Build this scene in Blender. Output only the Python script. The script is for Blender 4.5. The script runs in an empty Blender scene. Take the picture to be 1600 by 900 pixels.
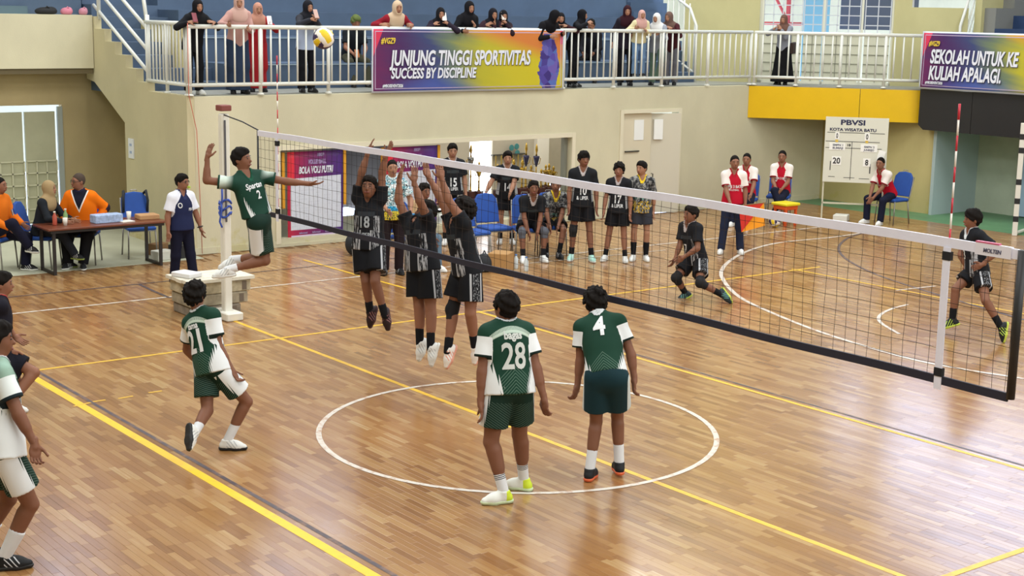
import bpy, bmesh, math, random
import numpy as np
from mathutils import Vector, Matrix
from mathutils.bvhtree import BVHTree
random.seed(7)
rng = np.random.default_rng(7)
scene = bpy.context.scene
COL = scene.collection

# ------------------------------------------------------------------ camera
CAM_LOC = (14.711, -7.925, 3.731)
CAM_ROT = (1.38559, -0.018584, 0.919841)
FPX = 2291.0
cd = bpy.data.cameras.new('camera')
cd.sensor_width = 36.0
cd.lens = 36.0 * FPX / 1600.0
cd.clip_end = 200
cam = bpy.data.objects.new('camera', cd)
cam.location = CAM_LOC
cam.rotation_euler = CAM_ROT
COL.objects.link(cam)
scene.camera = cam

# ------------------------------------------------------------------ world, light, exposure
world = bpy.data.worlds.new('daylight')
scene.world = world
world.use_nodes = True
world.node_tree.nodes['Background'].inputs[0].default_value = (0.60, 0.73, 1.0, 1)
world.node_tree.nodes['Background'].inputs[1].default_value = 5.0

def area(name, loc, rot, sx, sy, watts, col=(1, 1, 1)):
    l = bpy.data.lights.new(name, 'AREA')
    l.shape = 'RECTANGLE'
    l.size, l.size_y, l.energy, l.color = sx, sy, watts, col
    o = bpy.data.objects.new(name, l)
    o.location, o.rotation_euler = loc, rot
    COL.objects.link(o)
    return o
for lx in (-7.5, 0.5, 8.5):
    for ly in (-6.0, 3.0, 12.0):
        area('overhead_fill', (lx, ly, 9.6), (0, 0, 0), 4.5, 4.5, 475, (0.98, 1.0, 0.99))  # unseen lamps added below the ceiling for soft, even light over the hall
# unseen area light added inside the right wall, giving the hall cool side light
area('side_fill', (16.2, 4.0, 6.5), (0, math.radians(68), 0), 4.0, 20.0, 980, (0.92, 0.97, 1.0))

area('overhead_fill', (-7.0, 8.4, 2.25), (0, 0, 0), 1.2, 4.6, 55, (1.0, 0.98, 0.95))  # unseen lamp added to brighten the dark trophy room

scene.view_settings.view_transform = 'Standard'
scene.view_settings.look = 'None'
scene.view_settings.gamma = 1.0
scene.view_settings.exposure = 0.0
scene.view_settings.use_curve_mapping = False

# ------------------------------------------------------------------ picture measuring
def _rot(e):
    cx, sx, cy, sy, cz, sz = math.cos(e[0]), math.sin(e[0]), math.cos(e[1]), math.sin(e[1]), math.cos(e[2]), math.sin(e[2])
    X = np.array([[1, 0, 0], [0, cx, -sx], [0, sx, cx]])
    Y = np.array([[cy, 0, sy], [0, 1, 0], [-sy, 0, cy]])
    Z = np.array([[cz, -sz, 0], [sz, cz, 0], [0, 0, 1]])
    return Z @ Y @ X
CR = _rot(CAM_ROT)
CP = np.array(CAM_LOC)
def A3(*v): return np.array(v, float)
def ray(u, v):
    d = CR @ np.array([(u - 800) / FPX, -(v - 450) / FPX, -1.0])
    return d / np.linalg.norm(d)
def F(u, v, z=0.0):
    d = ray(u, v); return CP + d * ((z - CP[2]) / d[2])
def onX(u, v, X):
    d = ray(u, v); return CP + d * ((X - CP[0]) / d[0])
def onY(u, v, Y):
    d = ray(u, v); return CP + d * ((Y - CP[1]) / d[1])
def nrm(v):
    v = np.asarray(v, float); return v / (np.linalg.norm(v) + 1e-12)
def to_cam(p):                       # horizontal unit vector from p to the camera, and picture-right
    c = CP - np.asarray(p, float); c[2] = 0; c = nrm(c)
    return c, np.array([-c[1], c[0], 0.0])

# ------------------------------------------------------------------ materials
def lin(h):
    h = h.lstrip('#')
    out = []
    for i in (0, 2, 4):
        c = int(h[i:i + 2], 16) / 255
        out.append(c / 12.92 if c <= 0.04045 else ((c + 0.055) / 1.055) ** 2.4)
    return tuple(out) + (1.0,)

class NB:
    """small helper that writes shader nodes as expressions"""
    def __init__(s, m):
        s.m, s.t = m, m.node_tree
        s.n, s.l = s.t.nodes, s.t.links
    def node(s, kind, **kw):
        n = s.n.new(kind)
        for k, v in kw.items(): setattr(n, k, v)
        return n
    def put(s, sock, v):
        if isinstance(v, X): s.l.new(v.s, sock)
        elif hasattr(v, 'links'): s.l.new(v, sock)
        else: sock.default_value = v
    def attr(s, name):
        n = s.node('ShaderNodeAttribute', attribute_name=name); return n
    def vec(s, name):
        sp = s.node('ShaderNodeSeparateXYZ'); s.l.new(s.attr(name).outputs['Vector'], sp.inputs[0])
        return [X(s, o) for o in sp.outputs]
    def fac(s, name): return X(s, s.attr(name).outputs['Fac'])
    def obj(s):
        sp = s.node('ShaderNodeSeparateXYZ'); c = s.node('ShaderNodeTexCoord')
        s.l.new(c.outputs['Object'], sp.inputs[0]); return [X(s, o) for o in sp.outputs]
    def comb(s, x, y, z):
        c = s.node('ShaderNodeCombineXYZ')
        for i, v in enumerate((x, y, z)): s.put(c.inputs[i], v)
        return c.outputs[0]
    def noise(s, vec=None, scale=5, detail=2, rough=0.5):
        n = s.node('ShaderNodeTexNoise'); n.inputs['Scale'].default_value = scale
        n.inputs['Detail'].default_value = detail; n.inputs['Roughness'].default_value = rough
        if vec is None: vec = s.node('ShaderNodeTexCoord').outputs['Object']
        s.l.new(vec, n.inputs['Vector']); return X(s, n.outputs['Fac'])
    def voro(s, vec=None, scale=5, feature='F1', out='Distance'):
        n = s.node('ShaderNodeTexVoronoi', feature=feature); n.inputs['Scale'].default_value = scale
        if vec is not None: s.l.new(vec, n.inputs['Vector'])
        return X(s, n.outputs[out])
    def mix(s, f, a, b):
        n = s.node('ShaderNodeMix', data_type='RGBA')
        s.put(n.inputs[0], f)
        for sock, v in ((n.inputs[6], a), (n.inputs[7], b)):
            if isinstance(v, str): v = lin(v)
            s.put(sock, v)
        return n.outputs[2]
    def ramp(s, f, stops):
        n = s.node('ShaderNodeValToRGB'); s.put(n.inputs[0], f)
        e = n.color_ramp.elements
        while len(e) < len(stops): e.new(0.5)
        for k, (p, c) in zip(e, stops): k.position, k.color = p, lin(c)
        return n.outputs[0]
class X:
    def __init__(s, b, sock): s.b, s.s = b, sock
    def _m(s, op, *o, clamp=False):
        n = s.b.node('ShaderNodeMath', operation=op, use_clamp=clamp)
        for i, v in enumerate((s,) + o): s.b.put(n.inputs[i], v)
        return X(s.b, n.outputs[0])
    def __add__(s, o): return s._m('ADD', o)
    __radd__ = __add__
    def __sub__(s, o): return s._m('SUBTRACT', o)
    def __rsub__(s, o): return (s * -1.0) + o
    def __mul__(s, o): return s._m('MULTIPLY', o)
    __rmul__ = __mul__
    def __truediv__(s, o): return s._m('DIVIDE', o)
    def gt(s, o): return s._m('GREATER_THAN', o)
    def lt(s, o): return s._m('LESS_THAN', o)
    def abs(s): return s._m('ABSOLUTE')
    def fract(s): return s._m('FRACT')
    def max(s, o): return s._m('MAXIMUM', o)
    def min(s, o): return s._m('MINIMUM', o)
    def sin(s): return s._m('SINE')
    def clamp(s): return s._m('ADD', 0.0, clamp=True)
    def ss(s, a, b): return ((s - a) / (b - a)).clamp()

MATS = {}
def mat(name, col='#808080', rough=0.6, metal=0.0, spec=0.5, emit=0.0, fn=None, var=0.0, vscale=3.0, bump=0.0, bscale=40.0):
    if name in MATS: return MATS[name]
    m = bpy.data.materials.new(name); m.use_nodes = True; MATS[name] = m
    b = NB(m); p = m.node_tree.nodes['Principled BSDF']
    p.inputs['Roughness'].default_value = rough; p.inputs['Metallic'].default_value = metal
    p.inputs['Specular IOR Level'].default_value = spec
    c = lin(col)
    if fn: b.put(p.inputs['Base Color'], fn(b))
    elif var:
        n = b.noise(None, vscale, 4, 0.6)
        d = tuple(x * (1 - var) for x in c[:3]) + (1,); l = tuple(min(1, x * (1 + var)) for x in c[:3]) + (1,)
        b.put(p.inputs['Base Color'], b.mix(n.ss(0.3, 0.7), d, l))
    else: p.inputs['Base Color'].default_value = c
    if emit:
        p.inputs['Emission Color'].default_value = c; p.inputs['Emission Strength'].default_value = emit
    if bump:
        bn = b.node('ShaderNodeBump'); bn.inputs['Strength'].default_value = bump; bn.inputs['Distance'].default_value = 0.01
        b.put(bn.inputs['Height'], b.noise(None, bscale, 3)); b.l.new(bn.outputs[0], p.inputs['Normal'])
    return m

# ------------------------------------------------------------------ mesh helpers
class MB:
    """collects boxes, bars, tubes, lathes and prisms in world coordinates into one mesh"""
    def __init__(s): s.v, s.f = [], []
    def add(s, vs, fs):
        o = len(s.v); s.v += [tuple(map(float, v)) for v in vs]; s.f += [tuple(i + o for i in f) for f in fs]; return s
    def box(s, x0, x1, y0, y1, z0, z1):
        return s.add([(x, y, z) for x in (x0, x1) for y in (y0, y1) for z in (z0, z1)],
                     [(0, 1, 3, 2), (4, 6, 7, 5), (0, 4, 5, 1), (2, 3, 7, 6), (0, 2, 6, 4), (1, 5, 7, 3)])
    def obox(s, c, ax, ay, az, hx, hy, hz, bev=0.0):
        c, ax, ay, az = (np.asarray(q, float) for q in (c, ax, ay, az))
        if bev <= 0:
            vs = [c + ax * (i * hx) + ay * (j * hy) + az * (k * hz) for i in (-1, 1) for j in (-1, 1) for k in (-1, 1)]
            return s.add(vs, [(0, 1, 3, 2), (4, 6, 7, 5), (0, 4, 5, 1), (2, 3, 7, 6), (0, 2, 6, 4), (1, 5, 7, 3)])
        ring = []
        for (i, j) in ((-1, -1), (1, -1), (1, 1), (-1, 1)):
            pts = [(i * (hx - bev), j * hy), (i * hx, j * (hy - bev))]
            if i * j < 0: pass
            ring += pts if (i, j) in ((1, -1), (-1, 1)) else pts[::-1]
        lv = []
        for (z, sc) in ((-hz, bev), (-hz + bev, 0), (hz - bev, 0), (hz, bev)):
            lv.append([c + ax * (x * (1 - sc / hx)) + ay * (y * (1 - sc / hy)) + az * z for x, y in ring])
        return s.loft(lv)
    def loft(s, rings, cap=True):
        n = len(rings[0]); vs = [p for r in rings for p in r]; fs = []
        for k in range(len(rings) - 1):
            for i in range(n):
                j = (i + 1) % n
                fs.append((k * n + i, k * n + j, (k + 1) * n + j, (k + 1) * n + i))
        if cap:
            fs.append(tuple(range(n - 1, -1, -1))); fs.append(tuple((len(rings) - 1) * n + i for i in range(n)))
        return s.add(vs, fs)
    def tube(s, pts, r, n=8, cap=True, closed=False):
        pts = [np.asarray(p, float) for p in pts]; rings = []
        rs = r if hasattr(r, '__len__') else [r] * len(pts)
        up = None
        for i, p in enumerate(pts):
            if closed: d = nrm(pts[(i + 1) % len(pts)] - pts[i - 1])
            else: d = nrm(pts[min(i + 1, len(pts) - 1)] - pts[max(i - 1, 0)])
            if up is None: up = np.array([0, 0, 1.0]) if abs(d[2]) < 0.9 else np.array([1.0, 0, 0])
            a = nrm(np.cross(up, d)); b = np.cross(d, a); up = b
            rings.append([p + rs[i] * (math.cos(2 * math.pi * k / n) * a + math.sin(2 * math.pi * k / n) * b) for k in range(n)])
        if closed:
            o = len(s.v); m = len(rings)
            return s.add([p for q in rings for p in q],
                         [(k * n + i, k * n + (i + 1) % n, ((k + 1) % m) * n + (i + 1) % n, ((k + 1) % m) * n + i) for k in range(m) for i in range(n)])
        return s.loft(rings, cap)
    def lathe(s, c, prof, n=16, axis=(0, 0, 1)):
        c = np.asarray(c, float); d = nrm(axis)
        a = nrm(np.cross(d, (0, 1, 0) if abs(d[1]) < 0.9 else (1, 0, 0))); b = np.cross(d, a)
        return s.loft([[c + d * z + max(r, 1e-4) * (math.cos(2 * math.pi * k / n) * a + math.sin(2 * math.pi * k / n) * b) for k in range(n)] for r, z in prof])
    def prism(s, poly, off):
        off = np.asarray(off, float); p = [np.asarray(q, float) for q in poly]
        return s.loft([p, [q + off for q in p]])
    def build(s, name, m, parent=None, origin=None, smooth=False):
        me = bpy.data.meshes.new(name)
        o = np.array(origin if origin is not None else (0, 0, 0), float)
        if parent is not None and origin is None: o = np.array(parent.get('_o', (0, 0, 0)), float)
        me.from_pydata([tuple(np.array(v) - o) for v in s.v], [], s.f)
        bm = bmesh.new(); bm.from_mesh(me); bmesh.ops.recalc_face_normals(bm, faces=bm.faces); bm.to_mesh(me); bm.free()
        if smooth:
            me.polygons.foreach_set('use_smooth', [True] * len(me.polygons))
        me.materials.append(m)
        return link(name, me, parent, o)
def link(name, me, parent=None, o=(0, 0, 0)):
    ob = bpy.data.objects.new(name, me); COL.objects.link(ob)
    ob['_o'] = tuple(float(q) for q in o)
    if parent is not None:
        ob.parent = parent
        po = np.array(parent.get('_o', (0, 0, 0)), float)
        ob.location = tuple(np.array(o, float) - po)
    else: ob.location = tuple(float(q) for q in o)
    return ob
def empty(name, loc, label=None, cat=None, group=None):
    e = bpy.data.objects.new(name, None); COL.objects.link(e)
    e.empty_display_size = 0.1; e.location = tuple(float(q) for q in loc); e['_o'] = tuple(float(q) for q in loc)
    return tag(e, label, cat, group)
def tag(o, label=None, cat=None, group=None, kind=None):
    if label: o['label'] = label
    if cat: o['category'] = cat
    if group: o['group'] = group
    if kind: o['kind'] = kind
    return o
def struct(name, mb, m, parent=None, smooth=False):
    o = mb.build(name, m, parent, smooth=smooth)
    if parent is None: o['kind'] = 'structure'
    return o
def copy_tree(o, loc, rz=0.0, label=None, group=None):
    def cp(src, par):
        c = src.copy(); COL.objects.link(c)
        if par is not None: c.parent = par
        for ch in src.children: cp(ch, c)
        return c
    r = cp(o, None); r.location = tuple(float(q) for q in loc); r.rotation_euler = (0, 0, rz)
    if label: r['label'] = label
    if group: r['group'] = group
    return r

def glyphs(txt, size, shear=0.0, bold=0.0, extrude=0.0, align='LEFT', sx=1.0):
    cu = bpy.data.curves.new('lettering', 'FONT'); cu.body = txt; cu.size = size; cu.shear = shear
    cu.offset = bold; cu.extrude = extrude; cu.align_x = align; cu.resolution_u = 3
    ob = bpy.data.objects.new('lettering', cu); COL.objects.link(ob)
    dg = bpy.context.evaluated_depsgraph_get(); dg.update()
    me = bpy.data.meshes.new_from_object(ob.evaluated_get(dg))
    bpy.data.objects.remove(ob); bpy.data.curves.remove(cu)
    if sx != 1.0:
        for v in me.vertices: v.co.x *= sx
    return me
def sign_text(txt, size, origin, ex, ey, m, parent, shear=0.0, bold=0.0, align='LEFT', sx=1.0, name='lettering', depth=0.003, width=None):
    """flat raised lettering standing on the plane origin + ex*x + ey*y"""
    me = glyphs(txt, size, shear, bold, depth * 0.5, align, 1.0)
    ex, ey = nrm(ex), nrm(ey); n = np.cross(ex, ey); po = np.array(parent.get('_o', (0, 0, 0)), float)
    if width:
        xs = [v.co.x for v in me.vertices]; sx = width / max(1e-6, max(xs) - min(xs))
    for v in me.vertices:
        q = np.asarray(origin, float) + ex * (v.co.x * sx) + ey * v.co.y + n * v.co.z - po
        v.co = q
    me.materials.clear(); me.materials.append(m)
    return link(name, me, parent, po)
# ------------------------------------------------------------------ people: signed-distance bodies meshed as one surface
def cap_(a, b, ra, rb, k=0.03, flat=None, fs=1.0, cut=None):
    return dict(t='c', a=np.asarray(a, float), b=np.asarray(b, float), ra=ra, rb=rb, k=k, flat=flat, fs=fs, cut=cut)
def ell_(c, axes, r, k=0.03, cut=None):
    return dict(t='e', a=np.asarray(c, float), ax=np.array([nrm(q) for q in axes]), r=np.asarray(r, float), k=k, cut=cut)
def bbox_(p):
    if p['t'] == 'c':
        r = max(p['ra'], p['rb'])
        return np.minimum(p['a'], p['b']) - r, np.maximum(p['a'], p['b']) + r
    e = np.sqrt(((p['ax'] * p['r'][:, None]) ** 2).sum(0))
    return p['a'] - e, p['a'] + e
def dist_(p, Q):
    if p['t'] == 'c':
        w = Q - p['a']; ab = p['b'] - p['a']
        if p['flat'] is not None:
            n = p['flat']; g = (1 / p['fs'] - 1)
            w = w + n * ((w @ n) * g)[..., None]; ab = ab + n * ((ab @ n) * g)
        L = ab @ ab + 1e-12
        t = np.clip((w @ ab) / L, 0, 1)
        d = np.sqrt(((w - t[..., None] * ab) ** 2).sum(-1)) - (p['ra'] + (p['rb'] - p['ra']) * t)
    else:
        w = (Q - p['a']) @ p['ax'].T
        k0 = np.sqrt(((w / p['r']) ** 2).sum(-1)); k1 = np.sqrt(((w / p['r'] ** 2) ** 2).sum(-1)) + 1e-9
        d = k0 * (k0 - 1) / k1
    if p['cut'] is not None:
        for (o, n) in p['cut']: d = np.maximum(d, (Q - o) @ n)
    return d
def smin_(a, b, k):
    if k <= 0: return np.minimum(a, b)
    h = np.maximum(k - np.abs(a - b), 0) / k
    return np.minimum(a, b) - h * h * k * 0.25
EDGES = [(0, 1), (2, 3), (4, 5), (6, 7), (0, 2), (1, 3), (4, 6), (5, 7), (0, 4), (1, 5), (2, 6), (3, 7)]
CORN = np.array([(i, j, k) for i in (0, 1) for j in (0, 1) for k in (0, 1)])
def snets_(D, org, h):
    s = D < 0
    n = D.shape
    cnt = np.zeros(tuple(q - 1 for q in n), np.int8)
    for i, j, k in CORN: cnt += s[i:n[0] - 1 + i, j:n[1] - 1 + j, k:n[2] - 1 + k]
    act = (cnt > 0) & (cnt < 8)
    ii = np.argwhere(act)
    if len(ii) == 0: return np.zeros((0, 3)), np.zeros((0, 4), int)
    vid = np.full(act.shape, -1, np.int64); vid[act] = np.arange(len(ii))
    V = np.stack([D[ii[:, 0] + c[0], ii[:, 1] + c[1], ii[:, 2] + c[2]] for c in CORN], 1)
    ps = np.zeros((len(ii), 3)); pc = np.zeros(len(ii))
    for a, b in EDGES:
        va, vb = V[:, a], V[:, b]; m = (va < 0) != (vb < 0)
        t = np.where(m, va / np.where(m, va - vb, 1), 0)
        ps += m[:, None] * (CORN[a] + t[:, None] * (CORN[b] - CORN[a])); pc += m
    vs = org + h * (ii + ps / pc[:, None])
    qs = []
    for ax in range(3):
        o1, o2 = (ax + 1) % 3, (ax + 2) % 3
        sl0 = [slice(None)] * 3; sl1 = [slice(None)] * 3
        sl0[ax] = slice(0, -1); sl1[ax] = slice(1, None)
        sa = s[tuple(sl0)]; df = sa != s[tuple(sl1)]
        e = np.argwhere(df)
        e = e[(e[:, o1] > 0) & (e[:, o2] > 0) & (e[:, o1] < n[o1] - 1) & (e[:, o2] < n[o2] - 1)]
        def vv(d1, d2):
            q = e.copy(); q[:, o1] += d1; q[:, o2] += d2
            return vid[q[:, 0], q[:, 1], q[:, 2]]
        q = np.stack([vv(-1, -1), vv(0, -1), vv(0, 0), vv(-1, 0)], 1)
        fl = ~sa[e[:, 0], e[:, 1], e[:, 2]]
        q[fl] = q[fl][:, ::-1]
        qs.append(q)
    q = np.concatenate(qs); q = q[(q >= 0).all(1)]
    return vs, q
def sdf_mesh(prims, h, cuts=(), subs=(), lo=None, hi=None, noise=None):
    bs = [bbox_(p) for p in prims]
    L = np.min([b[0] for b in bs], 0) - 3 * h if lo is None else np.asarray(lo, float)
    U = np.max([b[1] for b in bs], 0) + 3 * h if hi is None else np.asarray(hi, float)
    n = np.maximum(4, np.ceil((U - L) / h).astype(int) + 1)
    D = np.full(tuple(n), 9.0)
    def sub(b, m):
        i0 = np.clip(np.floor((b[0] - m - L) / h).astype(int), 0, n); i1 = np.clip(np.ceil((b[1] + m - L) / h).astype(int) + 1, 0, n)
        if (i1 <= i0).any(): return None, None
        g = np.stack(np.meshgrid(*[L[k] + h * np.arange(i0[k], i1[k]) for k in range(3)], indexing='ij'), -1)
        return tuple(slice(a, b_) for a, b_ in zip(i0, i1)), g
    for p, b in zip(prims, bs):
        sl, g = sub(b, 2 * h + p['k'])
        if sl is None: continue
        D[sl] = smin_(D[sl], dist_(p, g), p['k'])
    for p in subs:
        sl, g = sub(bbox_(p), 2 * h)
        if sl is None: continue
        D[sl] = np.maximum(D[sl], -dist_(p, g))
    if cuts or noise:
        g = np.stack(np.meshgrid(*[L[k] + h * np.arange(n[k]) for k in range(3)], indexing='ij'), -1)
        for o, nn in cuts: D = np.maximum(D, (g - np.asarray(o, float)) @ np.asarray(nn, float))
        if noise: D = D + noise(g)
    D[0], D[-1], D[:, 0], D[:, -1], D[:, :, 0], D[:, :, -1] = 1, 1, 1, 1, 1, 1
    return snets_(D, L, h)
def mesh_np(name, vs, q, m, attrs=None):
    me = bpy.data.meshes.new(name)
    me.vertices.add(len(vs)); me.vertices.foreach_set('co', np.asarray(vs, np.float32).ravel())
    q = np.asarray(q, np.int32)
    me.loops.add(q.size); me.loops.foreach_set('vertex_index', q.ravel())
    me.polygons.add(len(q)); me.polygons.foreach_set('loop_start', np.arange(len(q), dtype=np.int32) * q.shape[1])
    me.polygons.foreach_set('use_smooth', np.ones(len(q), bool))
    me.update(calc_edges=True)
    for k, a in (attrs or {}).items():
        a = np.asarray(a, np.float32)
        at = me.attributes.new(k, 'FLOAT_VECTOR' if a.ndim == 2 else 'FLOAT', 'POINT')
        at.data.foreach_set('vector' if a.ndim == 2 else 'value', a.ravel())
    me.materials.append(m)
    return me
def joinv(parts):
    vs, qs, o = [], [], 0
    for v, q in parts:
        vs.append(v); qs.append(q + o); o += len(v)
    return np.concatenate(vs), np.concatenate(qs)

def ik(a, t, l1, l2, pole):
    d = t - a; L = np.linalg.norm(d); dn = d / (L + 1e-9)
    if L > (l1 + l2) * 0.999:
        f = L / (l1 + l2); return a + dn * l1 * f
    x = (l1 * l1 - l2 * l2 + L * L) / (2 * L); hgt = math.sqrt(max(l1 * l1 - x * x, 0))
    p = np.asarray(pole, float); p = nrm(p - dn * (p @ dn))
    return a + dn * x + p * hgt
def reach(par, L, uv):
    """point on the sight line of (u, v) that lies L from par; uv[2] > 0 takes the far one"""
    d = ray(uv[0], uv[1]); w = CP - par; b = w @ d; c = w @ w - L * L; q = b * b - c
    sg = uv[2] if len(uv) > 2 else 0
    if q <= 0: return par + nrm(CP + d * (-b) - par) * L
    return CP + d * (-b + (math.sqrt(q) * sg))
def facing(base, deg):
    c, r = to_cam(base); a = math.radians(deg)
    return c * math.cos(a) + r * math.sin(a)

SKIN = ['#8b5f4a', '#7d533f', '#a0745c', '#6f4736', '#ab8068']
def frame(f):
    f = nrm(np.array([f[0], f[1], 0])); return f, np.array([f[1], -f[0], 0])     # forward, person's right

def hand_prims(w, d, pn, th, s, curl):
    """palm and five fingers; w wrist, d along the hand, pn out of the palm, th towards the thumb"""
    d = nrm(d); th = nrm(th - d * (th @ d)); pn = nrm(np.cross(d, th)) * (1 if np.cross(d, th) @ pn > 0 else -1)
    P = [cap_(w - d * 0.03 * s, w + d * 0.02 * s, 0.026 * s, 0.028 * s, 0.01),
         ell_(w + d * 0.052 * s, (d, th, pn), (0.052 * s, 0.043 * s, 0.017 * s), 0.014)]
    for i, (o, L) in enumerate(((0.031, 0.068), (0.0105, 0.078), (-0.0105, 0.072), (-0.031, 0.056))):
        a = w + d * 0.088 * s + th * o * s; sp = th * o * 1.6
        p = a; ang = 0
        for j, fr in enumerate((0.45, 0.32, 0.23)):
            ang += curl * (0.55 if j == 0 else 0.8)
            q = p + (nrm(d * math.cos(ang) + pn * math.sin(ang) + sp * math.cos(ang))) * L * fr * s
            P.append(cap_(p, q, (0.0088 - 0.0008 * j) * s, (0.0083 - 0.0008 * j) * s, 0.003)); p = q
    a = w + d * 0.02 * s + th * 0.026 * s; b = a + nrm(d * 0.65 + th * 0.75 + pn * 0.25) * 0.042 * s
    c = b + nrm(d * 0.9 + th * 0.35 + pn * (0.3 + 0.4 * curl)) * 0.045 * s
    P += [cap_(a, b, 0.015 * s, 0.011 * s, 0.008), cap_(b, c, 0.0105 * s, 0.009 * s, 0.004)]
    return P

def sp(P0, *ks): return {k: P0[k] for k in ks}

def finish(J):
    """fill in hips, shoulders, head axes of a joint dictionary"""
    s, P, N = J['s'], J['P'], J['N']
    J['up'] = nrm(N - P)
    rh = J['rh']; rs = J['rs']; up = J['up']
    rs = nrm(rs - up * (rs @ up)); rh = nrm(rh)
    J['rs'], J['rh'] = rs, rh
    J['fs'] = nrm(np.cross(up, rs)); J['fh'] = nrm(np.cross(np.array([0, 0, 1.0]), rh))
    sh = J.get('sh', (0, 0))
    J['SR'] = N - up * (0.062 - 0.06 * sh[1]) * s + rs * (0.160 - 0.025 * sh[1]) * s
    J['SL'] = N - up * (0.062 - 0.06 * sh[0]) * s - rs * (0.160 - 0.025 * sh[0]) * s
    J['HR'] = P + rh * 0.088 * s - np.array([0, 0, 0.01]) * s; J['HL'] = P - rh * 0.088 * s - np.array([0, 0, 0.01]) * s
    return J

def pose_px(base, H, face, P, N, Hd, arms, legs, twist=0, look=None, pitch=0, pd=0.0, sh=None):
    """joints read off the picture as sight lines, solved to real bone lengths. arms / legs run picture-left, picture-right"""
    base = F(*base) if len(base) == 2 else np.asarray(base, float)
    s = H / 1.75
    c, r = to_cam(base); J = dict(s=s, base=np.array([base[0], base[1], 0.0]))
    f = facing(base, face); J['rh'] = np.array([f[1], -f[0], 0]); ft = facing(base, face + twist); J['rs'] = np.array([ft[1], -ft[0], 0])
    d = ray(*P); t = ((base + c * pd - CP) @ c) / (d @ c); J['P'] = CP + d * t
    J['N'] = reach(J['P'], 0.54 * s, N)
    J['Hc'] = reach(J['N'], 0.165 * s, Hd)
    J['hf'] = nrm(facing(base, face + twist if look is None else look) + np.array([0, 0, math.tan(math.radians(pitch))]))
    if sh: J['sh'] = sh
    finish(J)
    right_is_ir = J['rs'] @ r > 0
    for i, a in enumerate(arms):
        k = 'R' if (i == 1) == right_is_ir else 'L'
        E = reach(J['S' + k], 0.29 * s, a[0]); W = reach(E, 0.255 * s, a[1]); T = reach(W, 0.17 * s, a[2])
        J['E' + k], J['W' + k], J['T' + k] = E, W, nrm(T - W)
        J['c' + k] = a[3] if len(a) > 3 else 0.35
    right_is_ir = J['rh'] @ r > 0
    for i, a in enumerate(legs):
        k = 'R' if (i == 1) == right_is_ir else 'L'
        hip = J['H' + k]
        if a[0] == 'f':                       # foot on the floor: ('f', ankle u, v, toe degrees)
            g = F(a[1], a[2]); Ak = g + np.array([0, 0, (a[4] if len(a) > 4 else 0.085) * s])
            td = facing(base, a[3]); K = ik(hip, Ak, 0.43 * s, 0.415 * s, td + J['fh'] * 0.6)
        else:
            K = reach(hip, 0.43 * s, a[0]); Ak = reach(K, 0.415 * s, a[1]); T = reach(Ak, 0.2 * s, a[2]); td = nrm(T - Ak)
        J['K' + k], J['A' + k], J['F' + k] = K, Ak, td
    return J

def pose_std(base, H, face, seat=None, lean=0.0, hands=None, look=None, pitch=0, feet=None, twist=0, z0=0.0, curl=0.4, side=0.0, drop=0.0, sh=None, knee=None):
    """standing or sitting figure from local targets (right, forward, up) in metres from the base"""
    base = F(*base, z0) if len(base) == 2 else np.asarray(base, float)
    z0 = base[2]; s = H / 1.75
    f = facing(base, face); r = np.array([f[1], -f[0], 0]); u = np.array([0, 0, 1.0])
    L = lambda q: base + r * q[0] * s + f * q[1] * s + u * q[2] * s
    J = dict(s=s, base=base.copy(), rh=r)
    pz = (seat + 0.10) / s if seat else 0.935 - drop
    J['P'] = L((0, 0, pz)); a = math.radians(lean); b = math.radians(side)
    up = nrm(f * math.sin(a) + u * math.cos(a) + r * math.tan(b)); J['N'] = J['P'] + up * 0.54 * s
    tw = math.radians(twist); J['rs'] = r * math.cos(tw) - f * math.sin(tw)
    lk = facing(base, face if look is None else look)
    J['hf'] = nrm(lk + u * math.tan(math.radians(pitch)))
    J['Hc'] = J['N'] + nrm(u * 0.93 + up * 0.4 + lk * (0.2 - 0.012 * pitch)) * 0.165 * s
    if sh: J['sh'] = sh
    finish(J)
    if feet is None:
        feet = ((-0.10, 0.46, 0), (0.10, 0.46, 0)) if seat else ((-0.11, 0, 0), (0.11, 0.02, 0))
    for k, q, sg in (('L', feet[0], -1), ('R', feet[1], 1)):
        Ak = L((q[0], q[1], q[2] + 0.085)); J['A' + k] = Ak
        td = nrm(f + r * sg * 0.25); J['F' + k] = td if len(q) < 4 else nrm(td + u * q[3])
        J['K' + k] = ik(J['H' + k], Ak, 0.43 * s, 0.415 * s, f + r * sg * (0.35 if knee is None else knee) + (u if seat else 0 * u))
    if hands is None: hands = ((-0.24, 0.06, 0.80), (0.24, 0.06, 0.80))
    for k, q, sg in (('L', hands[0], -1), ('R', hands[1], 1)):
        W = L(q[:3]); S_ = J['S' + k]; l = np.linalg.norm(W - S_)
        if l > 0.54 * s: W = S_ + (W - S_) * 0.54 * s / l
        J['W' + k] = W
        J['E' + k] = ik(S_, W, 0.29 * s, 0.255 * s, -f * 0.7 + r * sg * 0.6 - u * 0.35)
        fo = nrm(W - J['E' + k]); hd = q[3] if len(q) > 3 else None
        J['T' + k] = nrm(fo + (r * hd[0] + f * hd[1] + u * hd[2]) if hd is not None else fo)
        J['c' + k] = curl
    return J

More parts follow.
